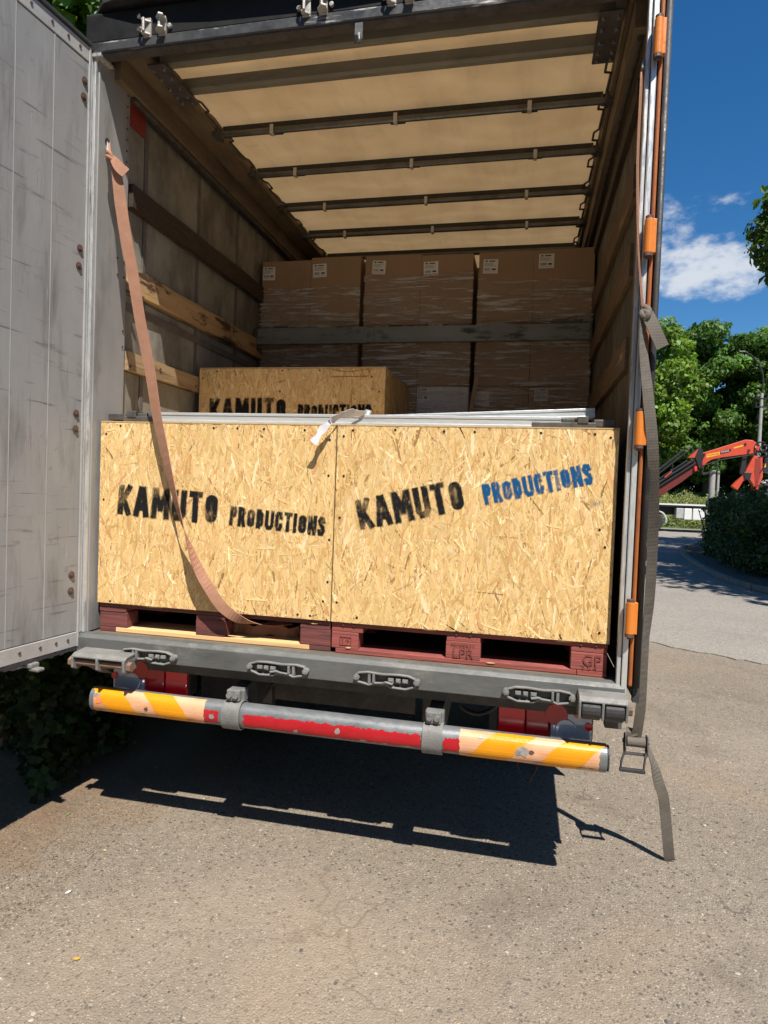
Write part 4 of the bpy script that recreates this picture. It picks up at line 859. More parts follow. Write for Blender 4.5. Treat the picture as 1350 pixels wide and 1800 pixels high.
for i in range(6):
    a, b = cols[i // 2]; m = [-.824, .022, .826][i // 2]; x0, x1 = (a, m) if i % 2 == 0 else (m, b)
    carton(x0, x1, 2.893, 3.405 + rnd.uniform(-.008, .008), m_card, 'brown ' + desc1[i] + ', white label on it', 'cartons stacked at the back', LBL[i])
    carton(x0, x1, 2.449, 2.890, m_card, 'brown ' + desc1[i].replace('top row', 'middle row') + ', behind the load bar', 'cartons stacked at the back', (x0 + .12 + (.0 if i % 2 else .02), 2.862, .10, .075, 0) if i != 5 else None)
    lab3 = [None, None, None, (.07, 2.385, .09, .10, 0), (.50, 2.36, .10, .095, 0), (.91, 2.39, .092, .092, 0)][i]
    carton(x0, x1, FZ, 2.446, m_cardw if i == 3 else m_card, ('white' if i == 3 else 'brown') + ' ' + desc1[i].replace('top row', 'bottom row') + (', showing beside the crate' if i >= 3 else ', behind the tall crate'), 'cartons stacked at the back', lab3)
mk('cardboard_sheet', MB().prism([(.412, 2.0), (.415, 2.29), (.445, 2.50), (.475, 2.495), (.44, 2.25), (.436, 2.0)], 'y', BYY - .06, BYY - .054), m_card, label='loose brown cardboard strip leaning between the middle and right stacks', cat='cardboard')
for k, (a, b) in enumerate(cols):
    nu, nv = 60, 150; U, Z = np.meshgrid(np.linspace(a - .004, b + .004, nu), np.linspace(1.6, 3.20 + .06 * (k == 1), nv))
    Y = BYY - .011 + .0035 * np.sin(Z * 75 + 6 * np.sin(U * 4.3 + k)) * np.sin(U * 5 + Z * 3 + k) + .002 * np.sin(Z * 190 + 9 * np.sin(U * 3.1)); Z2 = Z + .010 * np.sin(U * 5 + Z * 9 + k)
    i = np.arange(nu*nv).reshape(nv, nu)
    npmesh('stretch_wrap', np.stack([U, Y, Z2], -1).reshape(-1, 3), np.stack([i[:-1,:-1].ravel(), i[:-1,1:].ravel(), i[1:,1:].ravel(), i[1:,:-1].ravel()], 1), m_film, smooth=True,
           label='shiny clear stretch film wrapped round the %s carton stack' % posn[k], cat='stretch film', group='stretch film on the carton stacks')
LBr = root('load_bar', (0, 1.80, 2.735), 'dull grey metal load bar spanning the carton stacks from wall to wall', 'load bar')
mk('outer_sleeve', MB().box(-1.19, -.335, 1.785, 1.835, 2.742, 2.860).box(-1.17, -.36, 1.782, 1.784, 2.765, 2.838), m_bar, LBr, bevel=.006)
mk('inner_tube', MB().box(-.333, 1.21, 1.790, 1.830, 2.746, 2.856).box(-.25, 1.17, 1.7865, 1.789, 2.768, 2.836), m_bar, LBr, bevel=.006)
mk('end_fitting', MB().box(-1.222, -1.191, 1.79, 1.83, 2.735, 2.868), m_fit, LBr, bevel=.004); mk('end_fitting', MB().box(1.211, 1.228, 1.79, 1.83, 2.735, 2.868), m_fit, LBr, bevel=.004)
mk('release_lever', MB().box(-1.07, -.96, 1.79, 1.82, 2.862, 2.876).box(.95, 1.13, 1.79, 1.82, 2.858, 2.872).cyl((1.10, 1.80, 2.87), (1.16, 1.80, 2.87), .012), m_fit, LBr, bevel=.003)
mk('sleeve_lip', MB().box(-.338, -.285, 1.780, 1.7845, 2.755, 2.85), m_bar, LBr, bevel=.002)

# ------------------------------------------------------------------ spare beams lying on the front crates
def beam(label, p0, p1, h, d, fl, fr):
    p0, p1 = Vector(p0), Vector(p1); R_ = root('cargo_beam', p0.lerp(p1, .5), label, 'cargo beam', 'loose aluminium beams on the crates')
    ax = (p1 - p0).normalized(); ay = Vector((-ax.y, ax.x, 0)).normalized(); az = ax.cross(ay)
    def ob(mb, a0, a1, y0, y1, z0, z1):
        return mb.add([p0 + ax*a + ay*b + az*c for a, b, c in ((a0,y0,z0),(a1,y0,z0),(a1,y1,z0),(a0,y1,z0),(a0,y0,z1),(a1,y0,z1),(a1,y1,z1),(a0,y1,z1))], [(0,3,2,1),(4,5,6,7),(0,1,5,4),(1,2,6,5),(2,3,7,6),(3,0,4,7)])
    L = (p1 - p0).length
    mk('beam_profile', ob(ob(ob(MB(), fl, L - fr, 0, d, 0, h), fl, L - fr, -.003, 0, h*.72, h), fl, L - fr, -.003, 0, 0, h*.22), m_beam, R_, bevel=.0015)
    if fl: mk('end_fitting', ob(ob(ob(ob(MB(), 0, fl*.45, .0, d, .006, h*.8), fl*.40, fl + .05, -.008, d, 0, h*.55), fl*.5, fl*.72, -.012, d, h*.4, h*1.1), fl*.75, fl*.98, -.006, d, h*.5, h*.9), m_fit, R_, bevel=.003)
    if fr: mk('end_fitting', ob(ob(ob(ob(MB(), L - fr*.4, L, .0, d, .006, h*.8), L - fr - .12, L - fr*.35, -.008, d, 0, h*.5), L - fr*.7, L - fr*.5, -.012, d, h*.4, h*1.05), L - fr*.98, L - fr*.75, -.006, d, h*.5, h*.85), m_fit, R_, bevel=.003)
beam('long aluminium beam with dark end catches lying flat along the crate tops', (-1.185, .03, CT + .003), (1.19, .05, CT + .003), .046, .10, .22, .22)
beam('aluminium beam propped on the flat one, rising to the right', (-.25, .16, CT + .004), (1.12, .19, CT + .064), .042, .09, 0, 0)
spp = smooth_path([(-.092, -.062, 1.872), (-.074, -.055, 1.897), (-.058, -.047, 1.930), (-.032, -.040, 1.957), (-.005, -.030, 1.985), (.035, -.012, 2.006), (.075, .012, 2.014), (.108, .035, 2.013), (.13, .07, 2.0125)], 4)
mk('plastic_strip', MB().ribbon(spp, [(.75, .25, -.5 + .25 * math.sin(i * 1.3)) for i in range(14)] + [(.25 + .2 * math.sin(i * 1.7), .8, -.5) for i in range(len(spp) - 14)], [.027 + .008 * math.sin(i * .9) + .004 * (i % 2) + (.012 if i > 18 else 0) for i in range(len(spp))], .0012), m_whitetape, label='crumpled white plastic strip draped over the crate edge', cat='plastic strip')

# ------------------------------------------------------------------ straps
LS = [(-1.206, .015, 3.305), (-1.195, .0, 3.275), (-1.165, -.03, 3.215), (-1.125, -.045, 3.16), (-1.098, -.05, 3.05), (-1.06, -.055, 2.86), (-1.01, -.06, 2.66), (-.957, -.065, 2.42), (-.90, -.07, 2.20), (-.855, -.075, 1.99), (-.81, -.08, 1.83), (-.757, -.085, 1.65), (-.705, -.09, 1.50), (-.66, -.085, 1.38), (-.615, -.075, 1.27), (-.565, -.065, 1.19), (-.515, -.05, 1.115), (-.455, -.025, 1.062), (-.40, .01, 1.035), (-.33, .07, 1.02), (-.25, .16, 1.02)]
wd = []
for i in range(len(LS)):
    a = np.interp(i, [0, 3, 5, 8, 10, 12, 12.8, 13.6, 15, 17, 20], [10, 5, 0, -8, -22, -52, -82, -118, -150, -160, -150]); a = math.radians(a); wd.append((math.cos(a), math.sin(a) * .9, .12))
lsp = smooth_path(LS, 5); idx = np.linspace(0, len(LS) - 1, len(lsp)); wdi = [tuple(np.array([np.interp(t, range(len(wd)), [w[k] for w in wd]) for k in range(3)])) for t in idx]
wid = [float(np.interp(t, [0, 1.5, 2.5, 3.4, 4.2, 20], [.018, .022, .028, .048, .060, .044])) for t in idx]
S1 = root('cargo_strap', (-1.2, .0, 3.2), 'faded terracotta webbing strap knotted to the left post, hanging across the crate', 'strap')
mk('webbing', MB().ribbon(lsp, wdi, wid, .003), m_strap_pink, S1)
mb = MB(); mb.tube(smooth_path([(-1.175, -.03, 3.228), (-1.152, -.05, 3.222), (-1.138, -.045, 3.195), (-1.15, -.02, 3.185), (-1.168, -.02, 3.205), (-1.163, -.05, 3.205), (-1.14, -.055, 3.19), (-1.13, -.04, 3.17)], 4), .0105, 6); mk('knot', mb, m_strap_pink, S1, smooth=True)
mk('loose_end', MB().ribbon(smooth_path([(-1.14, -.05, 3.20), (-1.115, -.062, 3.175), (-1.085, -.066, 3.14), (-1.055, -.06, 3.115)], 4), [(.6, .3, 1)] * 13, [.022, .026, .03, .034, .038, .042, .045, .047, .049, .05, .052, .05, .046], .003), m_strap_pink, S1)
mk('anchor_ring', MB().tube(smooth_path([(-1.216, .02, 3.315), (-1.205, .005, 3.30), (-1.195, -.005, 3.265), (-1.20, -.01, 3.26), (-1.212, .012, 3.29)], 4), .004, 6), m_galv, S1)
mk('coiled_tail', MB().ribbon(smooth_path([(-.55, .10, .96), (-.50, .13, .985), (-.42, .10, .965), (-.34, .13, .99), (-.25, .12, .965), (-.2, .16, .975), (-.28, .2, .96), (-.4, .2, .962)], 5), [(0, .35, 1)] * 36, .06, .003), m_strap_pink, S1)

S2 = root('ratchet_strap', (1.3, -.1, .75), 'grey-brown ratchet strap hanging down the right post with its tail on the ground', 'strap')
mk('orange_cord', MB().ribbon(smooth_path([(1.216, -.03, 3.37), (1.209, -.075, 3.28), (1.208, -.085, 3.0), (1.222, -.088, 2.72), (1.236, -.098, 2.55), (1.25, -.11, 2.42), (1.262, -.115, 2.36)], 5), [(.35, 1, 0)] * 31, .022, .006), m_strap_pink, S2)
mk('strap_hook', MB().tube([(1.226, -.01, 3.39), (1.218, -.05, 3.40), (1.214, -.06, 3.365), (1.216, -.03, 3.345)], .006, 6), m_galv, S2)
GS = [(1.248, -.12, 2.372), (1.257, -.128, 2.24), (1.283, -.128, 2.065), (1.312, -.108, 1.871), (1.338, -.03, 1.672), (1.356, .045, 1.484), (1.368, .115, 1.262), (1.370, .17, 1.081), (1.373, .21, .922), (1.378, .25, .758), (1.376, .275, .66), (1.373, .295, .60)]
gsp = smooth_path(GS, 5); gi = np.linspace(0, len(GS) - 1, len(gsp))
mk('webbing', MB().ribbon(gsp, [(math.cos(a), math.sin(a), 0) for a in np.radians(np.interp(gi, [0, 1, 2, 4, 6, 7, 9, 11], [60, 35, 12, 0, 15, 40, 5, 0]))], .043, .003), m_strap_grey, S2)
mk('knot', MB().tube(smooth_path([(1.25, -.105, 2.425), (1.268, -.128, 2.402), (1.262, -.12, 2.372), (1.245, -.135, 2.378), (1.248, -.12, 2.40), (1.266, -.138, 2.385), (1.252, -.128, 2.36)], 4), .013, 6), m_strap_grey, S2, smooth=True)
mk('loose_end', MB().ribbon(smooth_path([(1.262, -.13, 2.39), (1.282, -.135, 2.35), (1.305, -.135, 2.30), (1.325, -.13, 2.26)], 4), [(.9, .2, .5)] * 13, .05, .003), m_strap_grey, S2)
rr = Vector((1.372, .30, .575))
mb = MB(); mb.cyl(rr + Vector((-.038, 0, 0)), rr + Vector((.040, 0, 0)), .024, n=18); mk('webbing_drum', mb, m_strap_grey, S2)
mb = MB()
for s in (-.046, .048): mb.prism([(rr.y - .024, rr.z + .03), (rr.y + .024, rr.z + .03), (rr.y + .03, rr.z - .03), (rr.y + .012, rr.z - .065), (rr.y - .02, rr.z - .06), (rr.y - .03, rr.z - .02)], 'x', rr.x + s - .003, rr.x + s + .003)
mb.box(rr.x - .045, rr.x + .047, rr.y - .008, rr.y + .008, rr.z - .062, rr.z - .052); mb.cyl(rr + Vector((-.056, 0, 0)), rr + Vector((.058, 0, 0)), .011, n=10); mk('ratchet_frame', mb, m_fit, S2, bevel=.0015)
mb = MB(); mb.tube([(rr.x - .044, rr.y - .015, rr.z - .03), (rr.x - .062, rr.y - .03, rr.z - .085), (rr.x - .064, rr.y - .035, rr.z - .118)], .0055, 6); mb.tube([(rr.x + .046, rr.y - .015, rr.z - .03), (rr.x + .036, rr.y - .03, rr.z - .09), (rr.x + .034, rr.y - .035, rr.z - .122)], .0055, 6); mb.box(rr.x - .07, rr.x + .04, rr.y - .047, rr.y - .025, rr.z - .128, rr.z - .112); mk('ratchet_handle', mb, m_rubber, S2, bevel=.003)
mk('short_loop', MB().ribbon([(rr.x - .02, rr.y, rr.z + .06), (rr.x - .024, rr.y - .01, rr.z + .045), (rr.x - .015, rr.y - .01, rr.z + .025), (rr.x - .005, rr.y, rr.z + .01)], [(1, 0, 0)] * 4, .045, .004), m_strap_grey, S2)
TP = [(rr.x + .035, rr.y + .01, rr.z + .01), (1.428, .31, .545), (1.46, .32, .469), (1.486, .33, .385), (1.508, .335, .325), (1.520, .342, .26), (1.533, .352, .175), (1.546, .365, .09), (1.556, .378, .03), (1.563, .386, .006)]
tpp = smooth_path(TP, 5); ti = np.linspace(0, len(TP) - 1, len(tpp))
mk('tail_webbing', MB().ribbon(tpp, [(math.cos(a), math.sin(a), .0) for a in np.radians(np.interp(ti, [0, 1, 1.8, 2.6, 3.2, 10], [75, 65, 55, 20, 5, 2]))], .047, .0028), m_strap_grey, S2)

# ------------------------------------------------------------------ foliage helpers
def leaf_mesh(P, Nn, size, aspect=.62, fold=.25, g=rng):
    n = len(P); r = g.normal(0, 1, (n, 3)); Nn = Nn / np.linalg.norm(Nn, axis=1, keepdims=True)
    t = np.cross(Nn, r); t /= np.linalg.norm(t, axis=1, keepdims=True) + 1e-9; s = np.cross(Nn, t); L = size[:, None] * .5
    V = np.stack([P - t*L, P + s*L*aspect + Nn*L*fold + t*L*-.1, P + t*L, P - s*L*aspect + Nn*L*fold + t*L*-.1], 1)
    return V.reshape(-1, 3), np.arange(n * 4).reshape(n, 4)
def blob_points(blobs, per, g, shell=.55):
    P = []; Nn = []
    for (cx, cy, cz, rx, ry, rz), k in zip(blobs, per):
        d = g.normal(0, 1, (k, 3)); d /= np.linalg.norm(d, axis=1, keepdims=True); r = shell + (1.05 - shell) * g.random(k) ** .6
        wob = 1 + .16 * np.sin(d[:, 0]*5 + cx) * np.sin(d[:, 2]*6 + cz)
        P.append(np.array([cx, cy, cz]) + d * (r * wob)[:, None] * np.array([rx, ry, rz])); Nn.append(d + g.normal(0, .55, (k, 3)) + np.array([0, 0, .25]))
    return np.concatenate(P), np.concatenate(Nn)
def leafcols(n, base, g, var=.22):
    c = np.array(base)[None] * np.exp(g.normal(0, var, (n, 1))); c = c * (1 + g.normal(0, .08, (n, 3))); return np.clip(c, .004, .6)
def tree(loc, h, rx, rz, label, seed, base, nclump, nleaf, lsize, trunk_r, zc=None, extra=(), clump=(.16, .30), group='trees'):
    g = np.random.default_rng(seed); Tn = root('tree', loc, label, 'tree', group); L = Vector(loc); zc = zc or h - rz
    blobs = []
    for i in range(nclump):
        d = g.normal(0, 1, 3); d /= np.linalg.norm(d); rr_ = (.35 + .65 * g.random() ** .45)
        s = g.uniform(*clump) * rx
        blobs.append((L.x + d[0]*rr_*(rx - s*.5), L.y + d[1]*rr_*(rx - s*.5), L.z + zc + d[2]*rr_*(rz - s*.4), s, s, s * .72))
    blobs += [tuple(e) for e in extra]
    vol = np.array([b[3]**2 * (1 if k_ < nclump else 2.6) for k_, b in enumerate(blobs)]); per = np.maximum(20, (nleaf * vol / vol.sum())).astype(int)
    P, Nn = blob_points(blobs, per, g); n = len(P); sz = lsize * np.clip(g.lognormal(-.05, .38, n), .4, 2.0)
    V, F = leaf_mesh(P, Nn, sz, g=g)
    bc = np.repeat(np.exp(g.normal(0, .16, len(blobs))), per); C = leafcols(n, base, g) * bc[:, None]
    npmesh('crown', V, F, m_leaf, Tn, np.repeat(C, 4, 0), kind='stuff')
    mb = MB(); pts = [L + Vector((0, 0, -.05)), L + Vector((.05, .02, h*.18)), L + Vector((-.05, .05, h*.4)), L + Vector((.1, 0, h*.62)), L + Vector((.0, .1, h*.85))]
    mb.tube(smooth_path(pts, 3), trunk_r, 9, radii=list(np.linspace(trunk_r, trunk_r*.25, 13))); mk('trunk', mb, m_bark, Tn, smooth=True)
    br = sorted(range(len(blobs)), key=lambda i: -blobs[i][3])[:14] + list(range(nclump, len(blobs)))
    for i in br:
        b = blobs[i]; z0 = max(h*.2, (b[2] - L.z) * .62); st = L + Vector((0, 0, z0)); en = Vector(b[:3]); md = st.lerp(en, .5) + Vector((0, 0, h*.02))
        mb = MB(); mb.tube(smooth_path([st, md, en], 4), .1, 6, radii=list(np.linspace(trunk_r*.4, trunk_r*.07, 9))); mk('limb', mb, m_bark, Tn, smooth=True)
    return Tn

# ------------------------------------------------------------------ far background
bank = MB(); vs = []; fs = []; nbx, nby = 60, 14
for j in range(nby):
    for i in range(nbx):
        x = -8 + 46 * i / (nbx - 1); y = 40.5 + 24 * j / (nby - 1); z = min(1.0, j / 4) * (1.75 + .3 * math.sin(x * .9) + .2 * math.sin(x * 2.3 + y)) ; vs.append((x, y, z))
fs = [(j*nbx+i, j*nbx+i+1, (j+1)*nbx+i+1, (j+1)*nbx+i) for j in range(nby-1) for i in range(nbx-1)]
mk('grass_bank', bank.add(vs, fs), wmat('bank_soil', (.05, .075, .02), (.09, .12, .035), (.12, .10, .05), (.55, .7), scale=2, rough=.95), kind='structure', smooth=True)
g = np.random.default_rng(5); n = 30000; x = g.uniform(4, 24, n); y = 40.6 + 8.4 * g.random(n); zb = np.minimum(1, (y - 40.5) / 24 * 13 / 4) * 1.75
P = np.stack([x, y, zb + .15 + g.random(n) * (.45 + .35 * np.sin(x * 1.7) ** 2)], 1); V, F = leaf_mesh(P, np.stack([g.normal(0, .5, n), -np.abs(g.normal(.8, .4, n)), g.normal(.3, .4, n)], 1), g.uniform(.15, .36, n), .28, .1, g)
C = leafcols(n, (.15, .21, .045), g, .25); dry = g.random(n) < .22; C[dry] = leafcols(int(dry.sum()), (.26, .21, .10), g)
npmesh('tall_grass', V, F, m_grass, None, np.repeat(C, 4, 0), label='sunlit tall grass and weeds on the bank behind the crane truck', cat='grass', kind='stuff')
GRP = 'trees across the road'
tree((8.6, 45.5, 1.5), 12.6, 4.0, 5.2, 'lighter yellow-green tree across the road, nearest the truck body', 31, (.14, .235, .035), 95, 42000, .25, .28, group=GRP)
tree((13.6, 48.5, 1.5), 13.5, 4.3, 6.0, 'dense dark green tree across the road, between the lighter tree and the lamp post', 32, (.085, .17, .030), 110, 52000, .26, .3, group=GRP)
tree((18.2, 47.5, 1.5), 13.3, 4.3, 6.0, 'dense dark green tree across the road, behind the lamp post', 33, (.08, .165, .029), 110, 52000, .26, .3, group=GRP)
for i, (tx, ty) in enumerate(((3.5, 50), (23, 49))):
    tree((tx, ty, .6), 14.0, 4.4, 6.0, ['tall green tree across the road, hidden behind the box truck', 'tall green tree across the road, beyond the right edge'][i], 35 + i, (.06, .13, .026), 60, 14000, .42, .3, group=GRP)
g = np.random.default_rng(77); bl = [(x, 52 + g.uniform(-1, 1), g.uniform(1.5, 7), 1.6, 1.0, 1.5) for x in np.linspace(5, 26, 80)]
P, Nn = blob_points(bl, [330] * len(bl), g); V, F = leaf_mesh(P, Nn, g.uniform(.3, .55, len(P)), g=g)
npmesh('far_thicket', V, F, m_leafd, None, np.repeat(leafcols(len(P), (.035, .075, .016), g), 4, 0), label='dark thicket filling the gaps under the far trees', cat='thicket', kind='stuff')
# the tree at the right edge, its low branch hanging into view
ex = [(5.95, 13.0, 7.35, .55, .6, .42), (5.72, 13.1, 7.75, .40, .5, .28), (6.15, 12.9, 8.25, .52, .6, .36), (6.25, 13.2, 8.75, .5, .6, .34), (6.12, 13.0, 6.62, .34, .4, .26), (5.9, 13.0, 8.35, .36, .4, .3), (6.05, 13.0, 6.95, .36, .4, .26), (5.85, 13.1, 7.15, .30, .4, .22), (6.6, 13, 7.6, .8, .8, .9), (6.45, 13.0, 6.75, .45, .5, .28), (6.7, 13.2, 9.1, .6, .7, .5)]
tree((10.6, 13.2, .1), 15.0, 4.1, 5.4, 'tree at the right edge with a leafy branch hanging against the sky', 41, (.095, .175, .03), 80, 36000, .17, .26, extra=ex, clump=(.18, .30), group='trees beside the yard')
tree((9.9, 7.6, 0), 14.5, 4.4, 5.0, 'tree beyond the right edge shading the road', 43, (.09, .17, .03), 80, 20000, .26, .26, group='trees beside the yard')
tree((12.9, 19.5, .1), 17.5, 4.3, 6.8, 'tree beyond the right edge shading the island', 42, (.09, .17, .03), 80, 16000, .32, .26, group='trees beside the yard')
for i, (tx, ty) in enumerate(((-7.5, -9), (-9.5, -2), (-8.5, 5.5), (-3, -17), (5, -20), (12.5, -15))):  # out-of-view trees added to keep sky light out of the shadows
    tree((tx, ty, 0), 12.5, 4.8, 5.6, ['added unseen tree left of the yard, nearest the viewer', 'added unseen tree left of the yard, level with the open door', 'added unseen tree left of the yard, beyond the shrub', 'added unseen tree behind the viewer, left of centre', 'added unseen tree behind the viewer, in the middle', 'added unseen tree behind the viewer, on the right'][i], 60 + i, (.08, .15, .03), 40, 6500, .62, .28, zc=6.2, group='unseen trees added to block sky light')
# hedge on the island
HR = root('hedge', (7.2, 16, .1), 'dark leafy hedge on the kerbed island', 'hedge')
g = np.random.default_rng(51); bl = []
for i in range(330):
    y = g.uniform(10.6, 22.8); xl = np.interp(y, [10.6, 13, 18, 22.8], [6.0, 5.6, 6.3, 7.7]); x = xl + g.random() ** 1.6 * 4.0; z = .1 + g.uniform(.12, 1.58); s = g.uniform(.28, .5); bl.append((x, y, z, s, s, s * .85))
for i in range(120):
    x = g.uniform(6.0, 12); bl.append((x, g.uniform(9.6, 11.0), .1 + g.uniform(.1, 1.5), .4, .35, .36))
for i in range(45):
    y = g.uniform(11, 22.5); xl = np.interp(y, [10.6, 13, 18, 22.8], [6.0, 5.6, 6.3, 7.7]); bl.append((xl + g.uniform(-.1, 2.2), y, 1.62 + g.uniform(.0, .4), .10, .10, g.uniform(.15, .3)))
P, Nn = blob_points(bl, [170] * 450 + [60] * (len(bl) - 450), g, .4); ok = P[:, 2] > .1; P, Nn = P[ok], Nn[ok]; V, F = leaf_mesh(P, Nn, g.uniform(.06, .13, len(P)), g=g)
npmesh('foliage', V, F, m_leafd, HR, np.repeat(leafcols(len(P), (.045, .085, .022), g, .38), 4, 0), kind='stuff')
for i in range(16):
    y = 11 + i * .72; x = 7.0 + rnd.uniform(-.4, .4); mk('stem', MB().tube([(x, y, .1), (x + rnd.uniform(-.2, .2), y, .8), (x + rnd.uniform(-.3, .3), y + .1, 1.45)], .03, 6, radii=[.035, .025, .012]), m_bark, HR)
# lamp post
LPp = root('lamp_post', (14.2, 39.6, 0), 'thin grey lamp post with a curved arm in front of the trees', 'lamp post')
zt = 8.3
mk('pole', MB().cyl((14.2, 39.6, 0), (14.2, 39.6, zt), .13, .09, n=12), m_pole, LPp)
mk('arm', MB().tube(smooth_path([(14.2, 39.6, zt - .1), (14.22, 39.6, zt + .9), (14.0, 39.6, zt + 1.6), (13.55, 39.5, zt + 2.15), (13.1, 39.4, zt + 2.4)], 5), .05, 8), m_craned, LPp)
mk('lamp_head', MB().box(12.75, 13.15, 39.3, 39.5, zt + 2.34, zt + 2.46), m_craned, LPp, bevel=.04)
for zz in (zt - .35, zt - .85): mk('crossarm', MB().box(13.85, 14.55, 39.5, 39.57, zz, zz + .07).cyl((13.9, 39.53, zz + .07), (13.9, 39.53, zz + .3), .05, n=8).cyl((14.5, 39.53, zz + .07), (14.5, 39.53, zz + .3), .05, n=8), m_craned, LPp)
# ---- crane truck
KY = 36.5; K = root('crane_truck', (10, KY, 0.012), 'flatbed truck carrying a red folding loader crane across the road', 'truck')
def kx(z): return 10.28 + (z - 626) / 215
def kz(z): return 4.35 - (z - 307) / 187
def kpoly(pts): return [(kx(a), kz(b)) for a, b in pts]
def kpart(name, pts, y0, y1, mat, bevel=.02, parent=K): return mk(name, MB().prism(kpoly(pts), 'y', KY + y0, KY + y1), mat, parent, bevel=bevel)
boom = kpart('main_boom', [(640, 285), (1100, 140), (1180, 145), (1255, 190), (1268, 255), (1215, 278), (850, 330), (745, 352), (690, 385), (655, 440), (628, 445)], -.16, .16, m_crane)
kpart('elbow_bracket', [(465, 345), (600, 222), (640, 262), (640, 420), (605, 460), (560, 345)], -.22, .22, m_craned)
kpart('elbow_plate', [(470, 340), (585, 245), (545, 340)], -.24, -.225, m_crane, .005)
kpart('elbow_link', [(620, 400), (645, 400), (660, 490), (700, 490), (840, 390), (848, 402), (705, 510), (650, 515)], -.08, -.04, m_craned, .01)
kpart('jib_sleeve', [(570, 345), (600, 470), (560, 490), (430, 590), (-40, 905), (-70, 850), (440, 470)], -.14, .14, plain('shaded_jib_maroon', (.14, .02, .016), .5), .02)  # crane red darkened so the jib's shade sits in the colour
for a, b, r in (((415, 268), (-60, 640), .07), ((430, 300), (-60, 680), .05), ((545, 360), (-70, 760), .07), ((565, 395), (-70, 800), .06), ((470, 370), (-60, 715), .05)):
    mk('hydraulic_ram', MB().cyl((kx(a[0]), KY - .2, kz(a[1])), (kx(b[0]), KY - .2, kz(b[1])), r, n=10), m_craned, K, smooth=False)
mk('hose_loop', MB().tube(smooth_path([(kx(430), KY - .2, kz(330)), (kx(432), KY - .22, kz(245)), (kx(470), KY - .22, kz(232)), (kx(510), KY - .2, kz(240)), (kx(525), KY - .2, kz(275))], 4), .04, 7), m_craned, K)
for a, b in (((1140, 250), (1080, 330)), ((1185, 300), (1120, 350)), ((655, 300), (610, 250)), ((640, 330), (600, 380))): mk('boom_pin', MB().cyl((kx(a[0]), KY - .24, kz(a[1])), (kx(a[0]), KY + .24, kz(a[1])), .06, n=12), m_craned, K)
mk('oil_hose', MB().tube(smooth_path([(kx(640), KY - .2, kz(420)), (kx(700), KY - .22, kz(400)), (kx(860), KY - .2, kz(350)), (kx(1040), KY - .2, kz(318)), (kx(1190), KY - .22, kz(290)), (kx(1260), KY - .24, kz(240))], 5), .028, 6), m_craned, K)
mk('oil_hose', MB().tube(smooth_path([(kx(1265), KY - .24, kz(250)), (kx(1330), KY - .24, kz(300)), (kx(1310), KY - .24, kz(400)), (kx(1270), KY - .22, kz(480))], 5), .03, 6), m_craned, K)
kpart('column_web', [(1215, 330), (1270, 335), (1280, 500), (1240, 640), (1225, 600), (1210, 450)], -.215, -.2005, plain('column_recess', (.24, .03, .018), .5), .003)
kpart('valve_block', [(1095, 480), (1180, 478), (1165, 560), (1105, 545)], -.26, -.2, m_craned, .01)
kpart('red_handle', [(215, 550), (300, 480), (295, 500), (225, 560)], -.3, -.26, m_crane, .005); kpart('marker_light', [(545, 432), (575, 430), (578, 470), (555, 478)], -.3, -.2, plain('red_marker', (.8, .05, .03), .3), .01)
kpart('crane_column', [(1195, 300), (1290, 320), (1305, 520), (1250, 665), (1212, 668), (1205, 600), (1110, 480)], -.2, .2, m_crane)
kpart('column_foot', [(1110, 490), (1145, 540), (1095, 570), (1040, 665), (978, 625), (1040, 560)], -.2, .2, m_crane)
kpart('lift_cylinder', [(1085, 300), (1130, 300), (1125, 480), (1170, 490), (1150, 545), (1110, 520), (1060, 480)], -.1, .1, m_craned)
for a in ((1265, 215, .28), (1310, 235, .22), (1290, 280, .18)): mk('hose_coil', MB().tube([(kx(a[0]) + a[2]*math.cos(q), KY - .2 + .05*math.sin(3*q), kz(a[1]) + a[2]*math.sin(q)) for q in np.linspace(0, 2*PI, 18)[:-1]], .045, 6, closed=True), m_craned, K)
kpart('control_box', [(1310, 320), (1420, 330), (1420, 480), (1310, 465)], -.1, .5, m_craned); kpart('warning_disc', [(1310, 380), (1335, 380), (1335, 420), (1310, 420)], -.13, -.105, m_yellow, .01)
kpart('base_frame', [(1000, 690), (1330, 690), (1330, 860), (1000, 860)], -.5, .5, m_craned)
bp_ = kpart('name_plate', [(680, 300), (825, 270), (828, 303), (683, 335)], -.168, -.1605, m_yellow, .0); kpart('name_plate', [(830, 268), (940, 236), (950, 255), (938, 268), (835, 296)], -.168, -.1605, m_craned, .0)
kpart('stripe_decal', [(975, 222), (1075, 195), (1077, 207), (977, 236)], -.168, -.1605, m_yellow, .0); kpart('boom_recess', [(1085, 180), (1105, 170), (1115, 190), (1100, 212), (1085, 205)], -.168, -.1605, m_craned, .0)
text_mesh('plate_text', 'PALFINGER', .15, (kx(754), KY - .171, kz(302)), (PI/2, -.20, 0), plain('plate_red', (.5, .03, .02), .5), K, .85, .003); text_mesh('plate_text', 'CRANE', .14, (kx(884), KY - .171, kz(266)), (PI/2, -.27, 0), m_white, K, .95)
mk('oil_tank', MB().cyl((kx(785), KY + .3, 1.62), (kx(785), KY + .3, kz(462)), .16, n=16), m_pole, K, bevel=.03); mk('oil_tank', MB().cyl((kx(850), KY + .3, 1.62), (kx(850), KY + .3, kz(470)), .07, n=12), m_pole, K, bevel=.02)
mk('flatbed_deck', MB().box(2.5, 12.5, KY - 1.2, KY + 1.2, 1.40, 1.56), m_craned, K, bevel=.02); mk('deck_edge', MB().box(2.5, 12.5, KY - 1.23, KY - 1.205, 1.49, 1.575), m_white, K, bevel=.005)
mk('frame_rail', MB().box(2.8, 14, KY - .5, KY + .5, .95, 1.39), m_craned, K)
